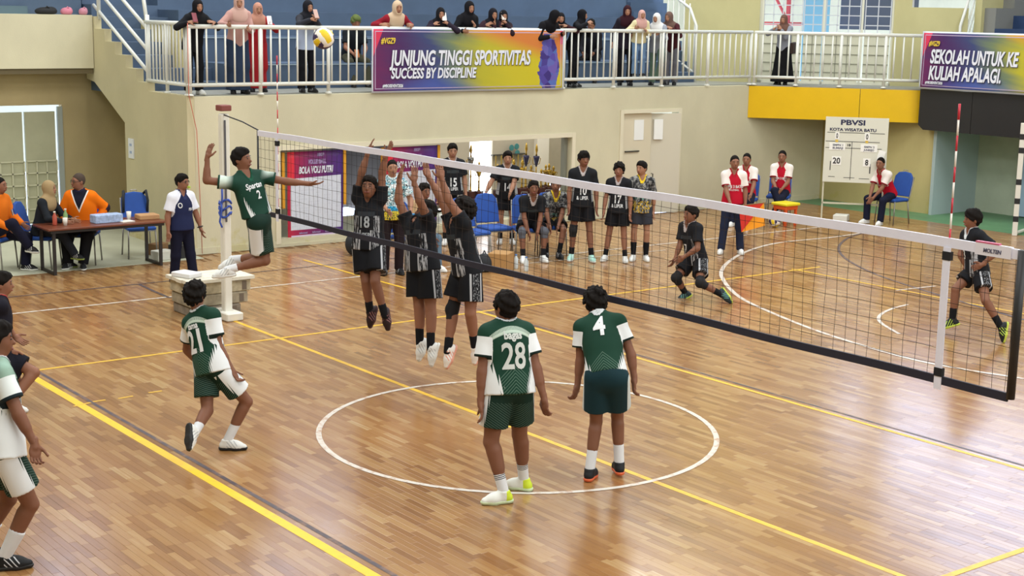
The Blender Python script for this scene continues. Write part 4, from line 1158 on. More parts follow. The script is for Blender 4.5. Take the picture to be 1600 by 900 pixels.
band('top_tape', NZT - 0.062, NZT, tw); band('bottom_band', NZB - 0.028, NZB + 0.028, tn)
for x in (0.0, 9.0):
    o = MB().box(x - 0.028, x + 0.028, -0.016, -0.010, NZB - 0.06, NZT - 0.06).build('side_band', tw, net)
    for z in (NZT - 0.115, NZB + 0.055): MB().box(x - 0.031, x + 0.031, -0.02, 0.012, z - 0.028, z + 0.028).build('velcro_strap', mat('velcro', '#17161a', rough=0.9), o)
rod = mat('rod_black', '#1d1c1e', rough=0.5)
for x, r in ((NX0 - 0.01, 0.012), (NX1 + 0.02, 0.028)): MB().tube([(x, 0, NZB - 0.01), (x, 0, NZT - 0.005)], r, 8).build('end_rod', rod, net, smooth=True)
MB().box(9.21, 9.47, -0.016, 0.012, NZT - 0.072, NZT + 0.004).build('maker_label', mat('label_white', '#d9d6de', rough=0.5), net)
MB().box(9.21, 9.38, -0.017, 0.013, NZT + 0.004, NZT + 0.014).build('label_edge', mat('label_pink', '#c05a78', rough=0.5), net)
sign_text('MOLTEN', 0.035, (9.27, -0.0175, NZT - 0.05), (1, 0, 0), (0, 0, 1), mat('label_ink', '#55556a', rough=0.6), net, 0.1, 0.001, width=0.13)
an = {}
for x, lab in ((0.0, 'red and white striped antenna at the far end of the net'), (9.0, 'red and white striped antenna at the near end of the net')):
    e = empty('net_antenna', (x, -0.02, NZB), lab, 'antenna', 'net antennas')
    top = NZT + 0.86; z = top; k = 0
    while z > NZB:
        z1 = max(z - 0.1, NZB); MB().tube([(x, 0.004, z1), (x, 0.004, z)], 0.0065 if k else 0.008, 8).build('stripe', mat('ant_red', '#c22a3c', rough=0.4) if k % 2 == 0 else mat('ant_white', '#e6dfd6', rough=0.4), e, smooth=True)
        z, k = z1, k + 1
PX = -1.33
po = empty('net_post', (PX, 0.0, 0), 'white steel net post on a foot plate in front of the judge stand', 'post')
pw = mat('post_white', '#dedcd2', rough=0.4, var=0.05, vscale=5)
MB().obox((PX, 0, 1.26), (1, 0, 0), (0, 1, 0), (0, 0, 1), 0.055, 0.05, 1.23, 0.012).build('shaft', pw, po)
MB().obox((PX + 0.0, 0, 0.05), (1, 0, 0), (0, 1, 0), (0, 0, 1), 0.22, 0.11, 0.05, 0.012).build('foot_plate', pw, po)
MB().obox((PX, 0, 2.56), (1, 0, 0), (0, 1, 0), (0, 0, 1), 0.075, 0.07, 0.035, 0.008).build('cap', mat('post_cap', '#7c3f38', rough=0.6), po)
MB().tube([(PX + 0.07, -0.02, 2.42), (PX + 0.07, -0.02, 1.2)], 0.012, 6).build('winch_rod', mat('rod_grey', '#55555c', rough=0.4), po)
MB().tube([(PX + 0.05, -0.02, 2.48), (PX + 0.5, -0.01, 2.43), (NX0, 0, NZT)], 0.008, 6).build('net_cable', rod, po)
rp = MB()
for k in range(3):
    rp.tube([(PX + 0.075 * math.cos(a) , 0.07 * math.sin(a), 1.28 + 0.08 * k + 0.03 * math.sin(a * 2 + k)) for a in np.linspace(0, 2 * math.pi, 14)], 0.014, 6)
rp.tube([(PX + 0.06, -0.07, 1.7), (PX + 0.075, -0.075, 1.5), (PX + 0.05, -0.085, 1.28)], 0.012, 6).tube([(PX + 0.05, -0.08, 1.45), (PX + 0.09, -0.09, 1.36), (PX + 0.03, -0.09, 1.2), (PX + 0.08, -0.085, 1.14)], 0.013, 6)
rp.build('blue_rope', mat('rope_blue', '#3450a8', rough=0.8), po, smooth=True)['label'] = 'blue rope tied round the post'
tag(MB().tube([onX(293, 36, -5.78), onX(295, 148, -5.78), A3(-5.78, 1.75, 1.9), A3(-5.80, 1.78, 1.3), A3(-5.78, 1.8, 0.02)], 0.006, 6).build('hanging_cord', mat('cord_red', '#c0604e', rough=0.7), smooth=True), 'thin red cord hanging from the left corner of the balcony railing', 'cord')

# judge stand built of stacked vaulting-box sections
js = empty('judge_stand', (-1.95, -0.05, 0), 'worn judge stand of stacked wooden box sections topped with white boards', 'stand')
wornw = mat('worn_box', '#a79d84', rough=0.8, var=0.35, vscale=9); deck = mat('deck_white', '#d9d4c4', rough=0.6, var=0.12, vscale=6)
for z0, z1, y0, y1, m in ((0.0, 0.12, -0.36, 0.30, mat('worn_dark', '#7f7466', rough=0.8, var=0.3, vscale=9)), (0.125, 0.265, -0.38, 0.40, mat('worn_mid', '#958b76', rough=0.8, var=0.35, vscale=9)), (0.27, 0.42, -0.40, 0.44, wornw)):
    s_ = MB().obox((-1.82, (y0 + y1) / 2, (z0 + z1) / 2), (1, 0, 0), (0, 1, 0), (0, 0, 1), 0.27, (y1 - y0) / 2, (z1 - z0) / 2, 0.012).build('box_section', m, js)
    MB().box(-1.552, -1.545, y0 + 0.06, y0 + 0.12, z0 + 0.02, z1 - 0.02).box(-1.552, -1.545, y1 - 0.12, y1 - 0.06, z0 + 0.02, z1 - 0.02).build('corner_plate', mat('rust_plate', '#6b5f52', rough=0.6), s_)
for x0, x1 in ((-2.12, -1.97), (-1.96, -1.81), (-1.80, -1.66), (-1.65, -1.50)): MB().box(x0, x1, -0.43 - 0.03 * random.random(), 0.47, 0.425, 0.465).build('board', deck, js)
tag(MB().obox((-1.85, -0.28, 0.495), nrm((0.9, 0.3, 0)), nrm((-0.3, 0.9, 0)), (0, 0, 1), 0.16, 0.11, 0.028, 0.008).build('towel', mat('towel_white', '#dfdfe0', rough=0.9)), 'folded white towel lying on the judge stand boards', 'towel')

# ------------------------------------------------------------------ balls
def ball(name, c, r, label, cat='ball', tilt=(0.3, 0.4, 0.2), turn=None):
    e = empty(name, c, label, cat, 'volleyballs')
    V_, Q_ = sdf_mesh([ell_(c, np.eye(3), (r, r, r))], r / 12)
    nrmv = (V_ - c) / np.linalg.norm(V_ - c, axis=1)[:, None]; V_ = c + nrmv * r
    Rm = np.array(Matrix.Rotation(tilt[0], 3, 'X') @ Matrix.Rotation(tilt[1], 3, 'Y') @ Matrix.Rotation(tilt[2], 3, 'Z'))
    if turn: Rm = np.array(Matrix.Rotation(turn[0], 3, 'Z') @ Matrix.Rotation(turn[1], 3, 'Y') @ Matrix.Rotation(turn[2], 3, 'X'))
    n = nrmv @ Rm
    ax = np.argmax(np.abs(n), 1); oth = np.take_along_axis(n, ((ax + 1) % 3)[:, None], 1)[:, 0] / np.abs(np.take_along_axis(n, ax[:, None], 1)[:, 0])
    b_ = np.clip(np.floor((oth + 1) / 2 * 3), 0, 2)
    edge = np.abs(((oth + 1) / 2 * 3) - np.round((oth + 1) / 2 * 3)) < 0.06
    V_ = V_ - nrmv * (edge * 0.0018)[:, None]
    key = np.where(b_ == 1, np.where(ax == 0, 2, 0), np.where(ax == 2, 2, 1))
    for k, (m, nm_) in enumerate(((mat('ball_yellow', '#e2c01e', rough=0.5), 'yellow_panels'), (mat('ball_white', '#e9e3da', rough=0.5), 'white_panels'), (mat('ball_purple', '#33244f', rough=0.5), 'purple_panels'))):
        f = np.median(key[Q_], axis=1).round() == k
        if f.any():
            used = np.unique(Q_[f]); mp = np.full(len(V_), -1); mp[used] = np.arange(len(used))
            link(nm_, mesh_np(nm_, V_[used] - c, mp[Q_[f]], m), e, c)
    return e
bp = CP + ray(505.5, 60) * 14.9
ball('volleyball', bp, 0.107, 'yellow, white and purple volleyball flying high in front of the balcony', turn=(0.85, 0.95, -0.55))
g_ = F(1210, 355); ball('volleyball', g_ + [0, 0, 0.105], 0.105, 'volleyball on the floor beside the orange stool', tilt=(1.2, 0.3, 0.4))

# ------------------------------------------------------------------ chairs
CB = mat('chair_blue', '#1c4a9a', rough=0.75, var=0.06, vscale=8); CL = mat('chair_leg', '#8d8a84', rough=0.35, metal=0.6)
def make_chair(label):
    e = empty('stacking_chair', (0, 0, 0), label, 'chair', 'blue stacking chairs')
    MB().obox((0, 0.0, 0.445), (1, 0, 0), (0, 1, 0), (0, 0, 1), 0.215, 0.21, 0.03, 0.018).build('seat', CB, e, smooth=False)
    rings = []
    out = [(-0.2, 0.0), (-0.205, 0.2), (-0.19, 0.36), (-0.13, 0.43), (0, 0.45), (0.13, 0.43), (0.19, 0.36), (0.205, 0.2), (0.2, 0.0)]
    bx = lambda x, h, y: (x, -0.215 - 0.12 * (h / 0.45) + y, 0.50 + h)
    for y, sc in ((0.022, 0.95), (0.012, 1.0), (-0.012, 1.0), (-0.022, 0.95)): rings.append([bx(x * sc, (h - 0.22) * sc + 0.22, y) for x, h in out])
    MB().loft(rings).build('backrest', CB, e)
    for s in (-1, 1):
        MB().tube([(s * 0.20, 0.19, 0.43), (s * 0.215, 0.22, 0.0)], 0.0115, 8).build('leg', CL, e, smooth=True)
        MB().tube([(s * 0.20, -0.19, 0.43), (s * 0.215, -0.25, 0.0)], 0.0115, 8).build('leg', CL, e, smooth=True)
        MB().tube([(s * 0.205, -0.19, 0.42), (s * 0.208, -0.24, 0.52), (s * 0.205, -0.33, 0.86)], 0.0115, 8).build('back_post', CL, e, smooth=True)
    for y in (0.19, -0.19): MB().tube([(-0.2, y, 0.41), (0.2, y, 0.41)], 0.009, 6).build('seat_frame', CL, e)
    MB().tube([(-0.05, -0.338, 0.955), (-0.045, -0.345, 0.975), (0.045, -0.345, 0.975), (0.05, -0.338, 0.955)], 0.008, 6).build('grip', CL, e)
    return e
CH = None
def chair(x, y, face_vec, label):
    global CH
    a = math.atan2(face_vec[1], face_vec[0]) - math.pi / 2
    if CH is None:
        CH = make_chair(label); CH.location = (x, y, 0); CH.rotation_euler = (0, 0, a); return CH
    return copy_tree(CH, (x, y, 0), a, label)
def fv(x, y, deg): f = facing(A3(x, y, 0), deg); return (f[0], f[1])
# ------------------------------------------------------------------ furniture and loose things
def rbox(name, c, hx, hy, hz, m, label, cat, yaw=0.0, bev=0.008, group=None):
    a = math.radians(yaw); c = np.asarray(c, float)
    return tag(MB().obox(c, (math.cos(a), math.sin(a), 0), (-math.sin(a), math.cos(a), 0), (0, 0, 1), hx, hy, hz, bev).build(name, m, origin=c - [0, 0, hz]), label, cat, group)
tb = empty('scorer_table', (-5.48, 0.08, 0), 'long brown folding table with black legs by the left wall', 'table')
TX0, TX1, TY0, TY1, TZ = -5.80, -5.16, -0.80, 0.98, 0.665
MB().obox(((TX0 + TX1) / 2, (TY0 + TY1) / 2, TZ - 0.015), (1, 0, 0), (0, 1, 0), (0, 0, 1), (TX1 - TX0) / 2, (TY1 - TY0) / 2, 0.015, 0.006).build('tabletop', mat('table_brown', '#6e3b28', rough=0.3, var=0.08), tb)
MB().box(TX0 + 0.04, TX1 - 0.03, TY0 + 0.05, TY1 - 0.05, TZ - 0.07, TZ - 0.03).build('apron', mat('table_dark', '#231e1e', rough=0.5), tb)
for y in (TY0 + 0.1, TY1 - 0.1):
    for x in (TX0 + 0.07, TX1 - 0.07): MB().box(x - 0.02, x + 0.02, y - 0.02, y + 0.02, 0, TZ - 0.03).build('leg', mat('table_dark', '#231e1e'), tb)
    MB().box(TX0 + 0.07, TX1 - 0.07, y - 0.015, y + 0.015, 0.0, 0.04).build('foot_bar', mat('table_dark', '#231e1e'), tb)
def cup(x, y, z, label, m, r=0.035, h=0.11):
    return tag(MB().lathe((x, y, z), [(r * 0.75, 0), (r, h), (r * 0.92, h), (r * 0.68, 0.006)], 14).build('paper_cup', m, smooth=True), label, 'cup', 'paper cups on the table')
PWH = mat('paper_white', '#ded9cf', rough=0.7)
cup(-5.42, -0.46, TZ, 'white paper cup beside the red bottle on the brown table', PWH)
cup(-5.50, 0.52, TZ, 'white paper cup in front of the empty blue chair on the brown table', PWH, 0.036, 0.125)
bt = empty('drink_bottle', (-5.5, -0.58, TZ), 'red drink bottle on the brown table by the woman', 'bottle')
MB().lathe((-5.5, -0.58, TZ), [(0.03, 0), (0.032, 0.02), (0.032, 0.13), (0.014, 0.165), (0.014, 0.18)], 12).build('body', mat('bottle_red', '#b0503f', rough=0.3), bt, smooth=True)
MB().lathe((-5.5, -0.58, TZ + 0.18), [(0.016, 0), (0.016, 0.02)], 10).build('cap', PWH, bt, smooth=True)
bt = empty('drink_bottle', (-5.56, -0.40, TZ), 'green drink bottle on the brown table next to the white cup', 'bottle')
MB().lathe((-5.56, -0.40, TZ), [(0.03, 0), (0.032, 0.02), (0.032, 0.14), (0.014, 0.18), (0.014, 0.2)], 12).build('body', mat('bottle_green', '#7fa36a', rough=0.25), bt, smooth=True)
MB().lathe((-5.56, -0.40, TZ + 0.2), [(0.016, 0), (0.016, 0.02)], 10).build('cap', PWH, bt, smooth=True)
rbox('tissue_carton', (-5.45, 0.16, TZ + 0.06), 0.10, 0.21, 0.06, mat('carton_blue', '#9fb4d6', rough=0.6, var=0.3, vscale=25), 'pale blue patterned carton in the middle of the brown table', 'box', 3)
rbox('paper_stack', (-5.38, 0.42, TZ + 0.006), 0.09, 0.10, 0.006, PWH, 'white sheets of paper on the brown table', 'paper', 8, 0.002)
rbox('snack_carton', (-5.5, 0.80, TZ + 0.035), 0.12, 0.15, 0.035, mat('carton_tan', '#b58c62', rough=0.8, var=0.1), 'flat tan cardboard box at the right end of the brown table', 'box', -4)
# chairs
chair(-6.15, 0.95, fv(-6.1, 0.9, 12), 'empty blue chair behind the right end of the brown table, a backpack on it')
chair(-5.98, -0.62, fv(-5.9, -0.6, 70), 'blue chair under the woman in the beige headscarf at the table')
chair(-6.02, 0.02, fv(-6.0, 0.0, -12), 'blue chair under the man in the orange jacket')
chair(-6.15, -1.22, fv(-6, -1.2, 60), 'blue chair at the left edge under the person in orange sleeves')
chair(-3.18, 5.02, fv(-3, 5, 34), 'empty blue chair with its rounded back turned left of the chair gripped by player 14')
chair(-3.42, 5.62, fv(-3, 5.5, 30), 'empty blue chair whose back is gripped by player 14')
chair(-3.25, 3.92, fv(-3, 4, 34), 'blue chair under the person in jeans behind the blockers')
chair(-3.05, 5.98, fv(-3, 6, 10), 'blue chair under the seated bench player with the grey knee pad')
chair(-3.10, 6.50, fv(-3, 6.5, 10), 'blue chair under the seated player with the yellow collar')
chair(-3.98, 11.75, fv(-4, 11.8, -15), 'blue chair under the crew member next to the orange stool')
chair(-4.02, 12.72, fv(-4, 12.7, -5), 'blue chair under the crew member left of the scoreboard')
chair(-2.62, 14.30, fv(-3.3, 14.3, -38), 'blue chair under the hunched crew member right of the scoreboard')
bk = empty('backpack', (-6.2, 1.0, 0.5), 'black backpack hung over the empty chair at the brown table', 'bag')
f_ = facing(A3(-6.1, 0.9, 0), 12); r_ = np.array([f_[1], -f_[0], 0])
bc = A3(-6.15, 0.95, 0.70) - f_ * 0.40
MB().obox(bc, r_, f_, (0, 0, 1), 0.17, 0.07, 0.2, 0.04).build('body', mat('bag_black', '#23262b', rough=0.85), bk)
for s_ in (-1, 1): MB().tube([bc + r_ * 0.14 * s_ + f_ * 0.05 + [0, 0, 0.2], bc + r_ * 0.17 * s_ + f_ * 0.15 + [0, 0, 0.27], bc + r_ * 0.185 * s_ + f_ * 0.2 + [0, 0, 0.12], bc + r_ * 0.18 * s_ + f_ * 0.16 + [0, 0, -0.05]], 0.022, 6).build('strap', mat('bag_black', '#23262b'), bk, smooth=True)
rbox('wall_carton', (-5.95 - 0.2, 1.25, 0.09), 0.09, 0.13, 0.09, mat('carton_brown', '#8a6a48', rough=0.8), 'brown carton on the floor behind the empty chair', 'box', 20)
rbox('white_carton', (-5.72, 1.12, 0.07), 0.10, 0.14, 0.07, mat('carton_white', '#c9c8be', rough=0.7), 'white carton on the floor by the stair wall', 'box', 12)
rbox('equipment_case', (-5.74, 1.42, 0.10), 0.1, 0.15, 0.10, mat('case_black', '#1f1f21', rough=0.6), 'black equipment case on the floor at the wall corner', 'case', 4)
o = MB().box(-8.05, -7.85, 1.61, 1.627, 1.30, 1.62).build('wall_notice', mat('notice_white', '#dfe2e4', rough=0.6))
tag(o, 'white paper notice taped to the wall left of the referee', 'notice')
MB().box(-7.99, -7.91, 1.606, 1.611, 1.5, 1.54).box(-7.99, -7.91, 1.606, 1.611, 1.38, 1.42).build('print', mat('notice_blue', '#9fb0cc'), o)
# ledge at the upper left
for (u, lab, col, hx) in ((72, 'black sports bag lying on the ledge at the upper left', '#15161a', 0.19), (104, 'pink bag on the upper left ledge, next to the black bag', '#c4788c', 0.10), (130, 'small pink bag on the ledge nearest the stair railing', '#c98a9c', 0.07)):
    q = onX(u, 24, -9.7); e = empty('bag', (q[0], q[1], 3.57), lab, 'bag')
    v_, k_ = sdf_mesh([ell_((q[0], q[1], 3.57 + 0.05), np.eye(3), (0.1, hx, 0.07)), ell_((q[0], q[1] + hx * 0.5, 3.65), np.eye(3), (0.06, hx * 0.4, 0.045))], 0.016, cuts=[((0, 0, 3.572), (0, 0, -1))])
    link('body', mesh_np('body', v_ - np.array([q[0], q[1], 3.57]), k_, mat('bag_' + col, col, rough=0.8)), e, (q[0], q[1], 3.57))
    MB().tube([(q[0] + 0.05, q[1] - hx * 0.5, 3.61), (q[0] + 0.06, q[1], 3.70), (q[0] + 0.05, q[1] + hx * 0.5, 3.64)], 0.012, 6).build('handle', mat('bag_' + col, col), e, smooth=True)
q = onX(24, 16, -10.0); tag(MB().box(-10.06, -9.98, q[1] - 0.35, q[1] + 0.2, 3.57, 3.70).build('grey_board', mat('board_greyblue', '#4f6672', rough=0.6)), 'low grey board standing on the ledge at the far upper left', 'board')
# bench clutter
cb = F(786, 424); rbox('cardboard_box', (cb[0] - 0.05, cb[1] + 0.0, 0.14), 0.15, 0.17, 0.14, mat('cardboard', '#a9814f', rough=0.85, var=0.1), 'open tan cardboard box on the floor in front of the empty blue chairs', 'box', 35)
g_ = F(768, 424); e = empty('sports_bag', (g_[0], g_[1], 0), 'black rounded bag on the floor left of the cardboard box', 'bag')
v_, k_ = sdf_mesh([ell_((g_[0] - 0.05, g_[1] - 0.1, 0.12), np.eye(3), (0.13, 0.12, 0.15))], 0.02, cuts=[((0, 0, 0.003), (0, 0, -1))])
link('body', mesh_np('body', v_ - np.array([g_[0], g_[1], 0]), k_, mat('bag_black', '#23262b')), e, g_)
MB().tube([(g_[0] - 0.05, g_[1] - 0.16, 0.2), (g_[0] - 0.05, g_[1] - 0.1, 0.31), (g_[0] - 0.05, g_[1] - 0.04, 0.2)], 0.012, 6).build('handle', mat('bag_black', '#23262b'), e)
g_ = onX(556, 384, -4.6); g_[2] = 0.0
e = empty('sports_bag', (-4.6, g_[1], 0), 'black bag on the floor behind the left blocker, by the dark doorway', 'bag')
v_, k_ = sdf_mesh([ell_((-4.6, g_[1], 0.17), np.eye(3), (0.16, 0.17, 0.19)), ell_((-4.6, g_[1] + 0.35, 0.2), np.eye(3), (0.12, 0.25, 0.16))], 0.02, cuts=[((0, 0, 0.003), (0, 0, -1))])
link('body', mesh_np('body', v_ - np.array([-4.6, g_[1], 0]), k_, mat('bag_black', '#23262b')), e, (-4.6, g_[1], 0))
MB().tube([(-4.5, g_[1] + 0.2, 0.32), (-4.45, g_[1] + 0.4, 0.46), (-4.5, g_[1] + 0.6, 0.34)], 0.015, 6).build('strap', mat('strap_white', '#b9bcc4'), e, smooth=True)
clear = mat('clear_plastic', '#c9d2d6', rough=0.15, spec=0.6)
for i, (u, v) in enumerate(((822, 424), (806, 420))):
    g_ = F(u, v); e = empty('water_bottle', g_, ('clear water bottle at the feet of the seated player with grey knee pads', 'clear water bottle on the floor right of the cardboard box')[i], 'bottle', 'water bottles by the bench')
    MB().lathe(g_, [(0.032, 0), (0.034, 0.02), (0.034, 0.15), (0.015, 0.19), (0.015, 0.2)], 12).build('body', clear, e, smooth=True)
    MB().lathe(g_ + [0, 0, 0.2], [(0.017, 0), (0.017, 0.018)], 10).build('cap', mat('cap_blue', '#4a78b8'), e, smooth=True)
# trophies
ts = empty('trophy_shelf', (-7.2, 8.3, 0), 'long dark red trophy shelf in the room behind the wall opening', 'shelf')
red = mat('shelf_red', '#5a2424', rough=0.4)
SZ = 0.36
MB().box(-7.45, -6.95, 6.75, 9.95, SZ - 0.05, SZ).build('board', red, ts)
MB().box(-6.98, -6.955, 6.75, 9.95, SZ - 0.12, SZ - 0.05).build('front_rail', mat('shelf_rail', '#8b7a6b', rough=0.5), ts)
for y in (6.8, 8.35, 9.9): MB().box(-7.42, -6.98, y - 0.03, y + 0.03, 0, SZ - 0.05).build('leg', red, ts)
gold = mat('trophy_gold', '#b8963f', rough=0.25, metal=0.8); navy_t = mat('trophy_navy', '#26264a', rough=0.3); base_m = mat('trophy_base', '#4c2420', rough=0.4)
def trophy(y, x, h, cupm, label, group='trophies on the shelf'):
    e = empty('trophy', (x, y, SZ), label, 'trophy', group)
    MB().obox((x, y, SZ + 0.06), (1, 0, 0), (0, 1, 0), (0, 0, 1), 0.06, 0.065, 0.06, 0.006).build('plinth', base_m, e)
    MB().lathe((x, y, SZ + 0.12), [(0.03, 0), (0.02, 0.03), (0.015, h * 0.25), (0.022, h * 0.28), (0.012, h * 0.32), (0.012, h * 0.42)], 10).build('column', gold, e, smooth=True)
    z = SZ + 0.12 + h * 0.42
    MB().lathe((x, y, z), [(0.012, 0), (0.03, h * 0.06), (0.055, h * 0.16), (0.062, h * 0.22), (0.05, h * 0.225)], 12).build('cup', cupm, e, smooth=True)
    for s_ in (-1, 1): MB().tube([(x, y + s_ * 0.05, z + h * 0.19), (x, y + s_ * 0.10, z + h * 0.17), (x, y + s_ * 0.075, z + h * 0.06), (x, y + s_ * 0.03, z + h * 0.05)], 0.007, 6).build('handle', gold, e, smooth=True)
    MB().lathe((x, y, z + h * 0.225), [(0.02, 0), (0.012, h * 0.06), (0.028, h * 0.12), (0.02, h * 0.19), (0.004, h * 0.25)], 10).build('figure', gold, e, smooth=True)
spots = [(748, 0.62, -7.15), (777, 0.55, -7.1), (802, 0.6, -7.3), (815, 0.6, -7.15), (852, 0.45, -7.3), (857, 0.50, -7.08), (693, 0.5, -7.1), (703, 0.52, -7.25), (712, 0.5, -7.1), (722, 0.55, -7.2), (790, 0.5, -7.25), (829, 0.45, -7.33), (845, 0.4, -7.05), (864, 0.42, -7.2)]
ORD = 'leftmost second third fourth fifth sixth seventh eighth ninth tenth eleventh twelfth thirteenth rightmost'.split()
for k_, (u, h, x) in enumerate(sorted(spots)):
    trophy(onX(u, 300, x)[1], x, h, gold, ('%s of the small gold trophies along the red shelf' if k_ in (0, 13) else '%s small gold trophy from the left end of the red shelf') % ORD[k_])
trophy(onX(821, 300, -7.2)[1], -7.2, 0.95, navy_t, 'tall gold trophy with a navy cup, second from the right door strip')
trophy(onX(837, 300, -7.15)[1], -7.15, 0.92, navy_t, 'tall gold trophy with a navy cup in front of the bright pillar')
trophy(onX(735, 300, -7.2)[1], -7.2, 0.98, mat('trophy_silver', '#8a8a8a', rough=0.25, metal=0.8), 'tall silver trophy standing against the bright white window')
rk = empty('medal_rack', (-7.9, 9.3, 1.05), 'dark wall bar hung with medals above the trophies', 'rack')
y0, y1 = onX(770, 247, -7.9)[1], onX(822, 247, -7.9)[1]
MB().box(-7.98, -7.9, y0, y1, 1.02, 1.05).build('bar', mat('dark_steel', '#4a4740'), rk)
for i in range(6):
    y = y0 + (y1 - y0) * (i + 0.5) / 6; MB().box(-7.895, -7.89, y - 0.012, y + 0.012, 0.8, 1.03).build('ribbon', mat('ribbon_gold', '#a58a3a', rough=0.6), rk)
for i, (u, v) in enumerate(((800, 231), (808, 229), (809, 239))):
    c = onX(u, v, -7.9); e = tag(MB().lathe(c - A3(0.02, 0, 0), [(0.055, 0), (0.06, 0.008), (0.055, 0.016)], 14, axis=(1, 0, 0)).build('wall_medal', mat('medal_teal', '#3f7f80', rough=0.4)), ('round teal wall plaque left of the pair above the medal rack', 'upper round teal plaque of the pair above the medal rack', 'lower round teal plaque of the pair above the medal rack')[i], 'plaque')
# score board on a stand
sb0 = F(1283, 345); c_, r_ = to_cam(sb0)
tilt = nrm(r_ + c_ * 0.0)
sb = empty('score_board', sb0, 'white manual score board on a stand, headed PBVSI KOTA WISATA BATU', 'scoreboard')
SP = lambda x, z, d=0.0: sb0 + tilt * x + c_ * d + np.array([0, 0, z])
zb_, zt_ = 0.745, 1.955; WD = 1.12
bx_ = lambda mb, x0, x1, z0, z1, d0, d1: mb.loft([[SP(x0, z0, d0), SP(x1, z0, d0), SP(x1, z0, d1), SP(x0, z0, d1)], [SP(x0, z1, d0), SP(x1, z1, d0), SP(x1, z1, d1), SP(x0, z1, d1)]])
bx_(MB(), -0.02, WD, zb_, zt_, 0, 0.02).build('board', mat('board_white', '#d6d6c8', rough=0.5), sb)
for x in (0.0, WD - 0.03): bx_(MB(), x - 0.015, x + 0.015, 0, zt_, -0.03, 0).build('leg', mat('pipe_grey', '#c4c1ab', rough=0.5), sb)
bx_(MB(), -0.015, WD - 0.02, 0.33, 0.36, -0.03, 0).build('cross_bar', mat('pipe_grey', '#c4c1ab'), sb)
ink = mat('ink_navy', '#23264a', rough=0.6); inkb = mat('ink_black', '#26262a', rough=0.6)
def st(txt, x, z, size, width, m=ink, al='LEFT'): sign_text(txt, size, SP(x, z, 0.0225), tilt, (0, 0, 1), m, sb, 0, 0.035 * size, width=width, depth=0.002)
st('PBVSI', 0.25, zb_ + 1.07, 0.13, 0.44); st('KOTA WISATA BATU', 0.06, zb_ + 0.955, 0.075, 0.84)
ln = MB()
for x0, x1, z in ((0.02, 1.06, 0.925), (0.0, 0.98, 0.76), (0.0, 1.02, 0.64), (0.08, 0.2, 0.1), (0.36, 0.56, 0.09), (0.64, 0.83, 0.08)): bx_(ln, x0, x1, zb_ + z - 0.005, zb_ + z + 0.005, 0.02, 0.023)
bx_(ln, 0.475, 0.485, zb_ + 0.05, zb_ + 0.76, 0.02, 0.023); bx_(ln, 0.10, 0.115, zb_ + 0.22, zb_ + 0.39, 0.02, 0.023); bx_(ln, 0.82, 0.84, zb_ + 0.18, zb_ + 0.36, 0.02, 0.023)
ln.build('ruled_lines', inkb, sb)
pap = mat('card_white', '#ecece8', rough=0.6)
for x0, x1, z0, z1, txt, nmx in ((0.13, 0.30, 0.32, 0.48, '20', 1), (0.70, 0.83, 0.31, 0.46, '8', 1), (0.165, 0.24, 0.80, 0.93, '0', 0), (0.70, 0.79, 0.79, 0.93, '0', 0)):
    k_ = bx_(MB(), x0, x1, zb_ + z0, zb_ + z1, 0.02, 0.026).build('number_card', pap, sb)
    w_ = (x1 - x0) * (0.8 if len(txt) > 1 else 0.45)
    sign_text(txt, (z1 - z0) * 0.95, SP((x0 + x1) / 2 - w_ / 2, zb_ + z0 + (z1 - z0) * 0.18, 0.0275), tilt, (0, 0, 1), inkb, sb, 0, 0.004, width=w_, depth=0.002)
for x0, x1, z0, z1, a, b_ in ((0.07, 0.36, 0.60, 0.73, 'SMPN 1', 'BUMIAJI'), (0.64, 0.94, 0.58, 0.72, 'SMPN 2', 'JUNREJO')):
    bx_(MB(), x0, x1, zb_ + z0, zb_ + z1, 0.02, 0.026).build('team_card', pap, sb)
    for t_, zz in ((a, z0 + 0.075), (b_, z0 + 0.02)): sign_text(t_, 0.05, SP(x0 + 0.06, zb_ + zz, 0.0275), tilt, (0, 0, 1), mat('ink_grey', '#6a6c78', rough=0.6), sb, 0, 0.002, width=0.19, depth=0.002)
st('18', 0.385, zb_ + 0.675, 0.06, 0.06, inkb)
MB().loft([[SP(0.93, zb_ + 0.42, 0.02), SP(1.05, zb_ + 0.40, 0.04), SP(1.10, zb_ + 0.60, 0.05), SP(0.98, zb_ + 0.63, 0.02)], [SP(0.93, zb_ + 0.42, 0.023), SP(1.05, zb_ + 0.40, 0.043), SP(1.10, zb_ + 0.60, 0.053), SP(0.98, zb_ + 0.63, 0.023)]]).build('loose_sheet', pap, sb)
for x in (0.20, 0.745): bx_(MB(), x - 0.025, x + 0.025, zb_ + 0.745, zb_ + 0.79, 0.02, 0.024).build('sticker', mat('sticker_yellow', '#d8b648', rough=0.6), sb)
# stool, box
s0 = F(1226, 352); st_ = empty('plastic_stool', s0, 'orange plastic stool with a yellow top between two seated crew members', 'stool')
om = mat('stool_orange', '#d9571f', rough=0.5)
for i in (-1, 1):
    for j in (-1, 1): MB().obox(s0 + [i * 0.13, j * 0.13, 0.19], (1, 0, 0), (0, 1, 0), (0, 0, 1), 0.022, 0.022, 0.19, 0.006).build('leg', om, st_)
MB().obox(s0 + [0, 0, 0.34], (1, 0, 0), (0, 1, 0), (0, 0, 1), 0.16, 0.16, 0.04, 0.01).build('skirt', om, st_)
MB().obox(s0 + [0, 0, 0.40], (1, 0, 0), (0, 1, 0), (0, 0, 1), 0.19, 0.19, 0.025, 0.012).build('top', mat('stool_yellow', '#e3d01f', rough=0.5), st_)
g_ = F(1314, 345); rbox('foam_box', (g_[0], g_[1], 0.06), 0.13, 0.15, 0.06, mat('foam_white', '#d9d8ce', rough=0.7), 'white foam box on the floor below the score board', 'box', 30)
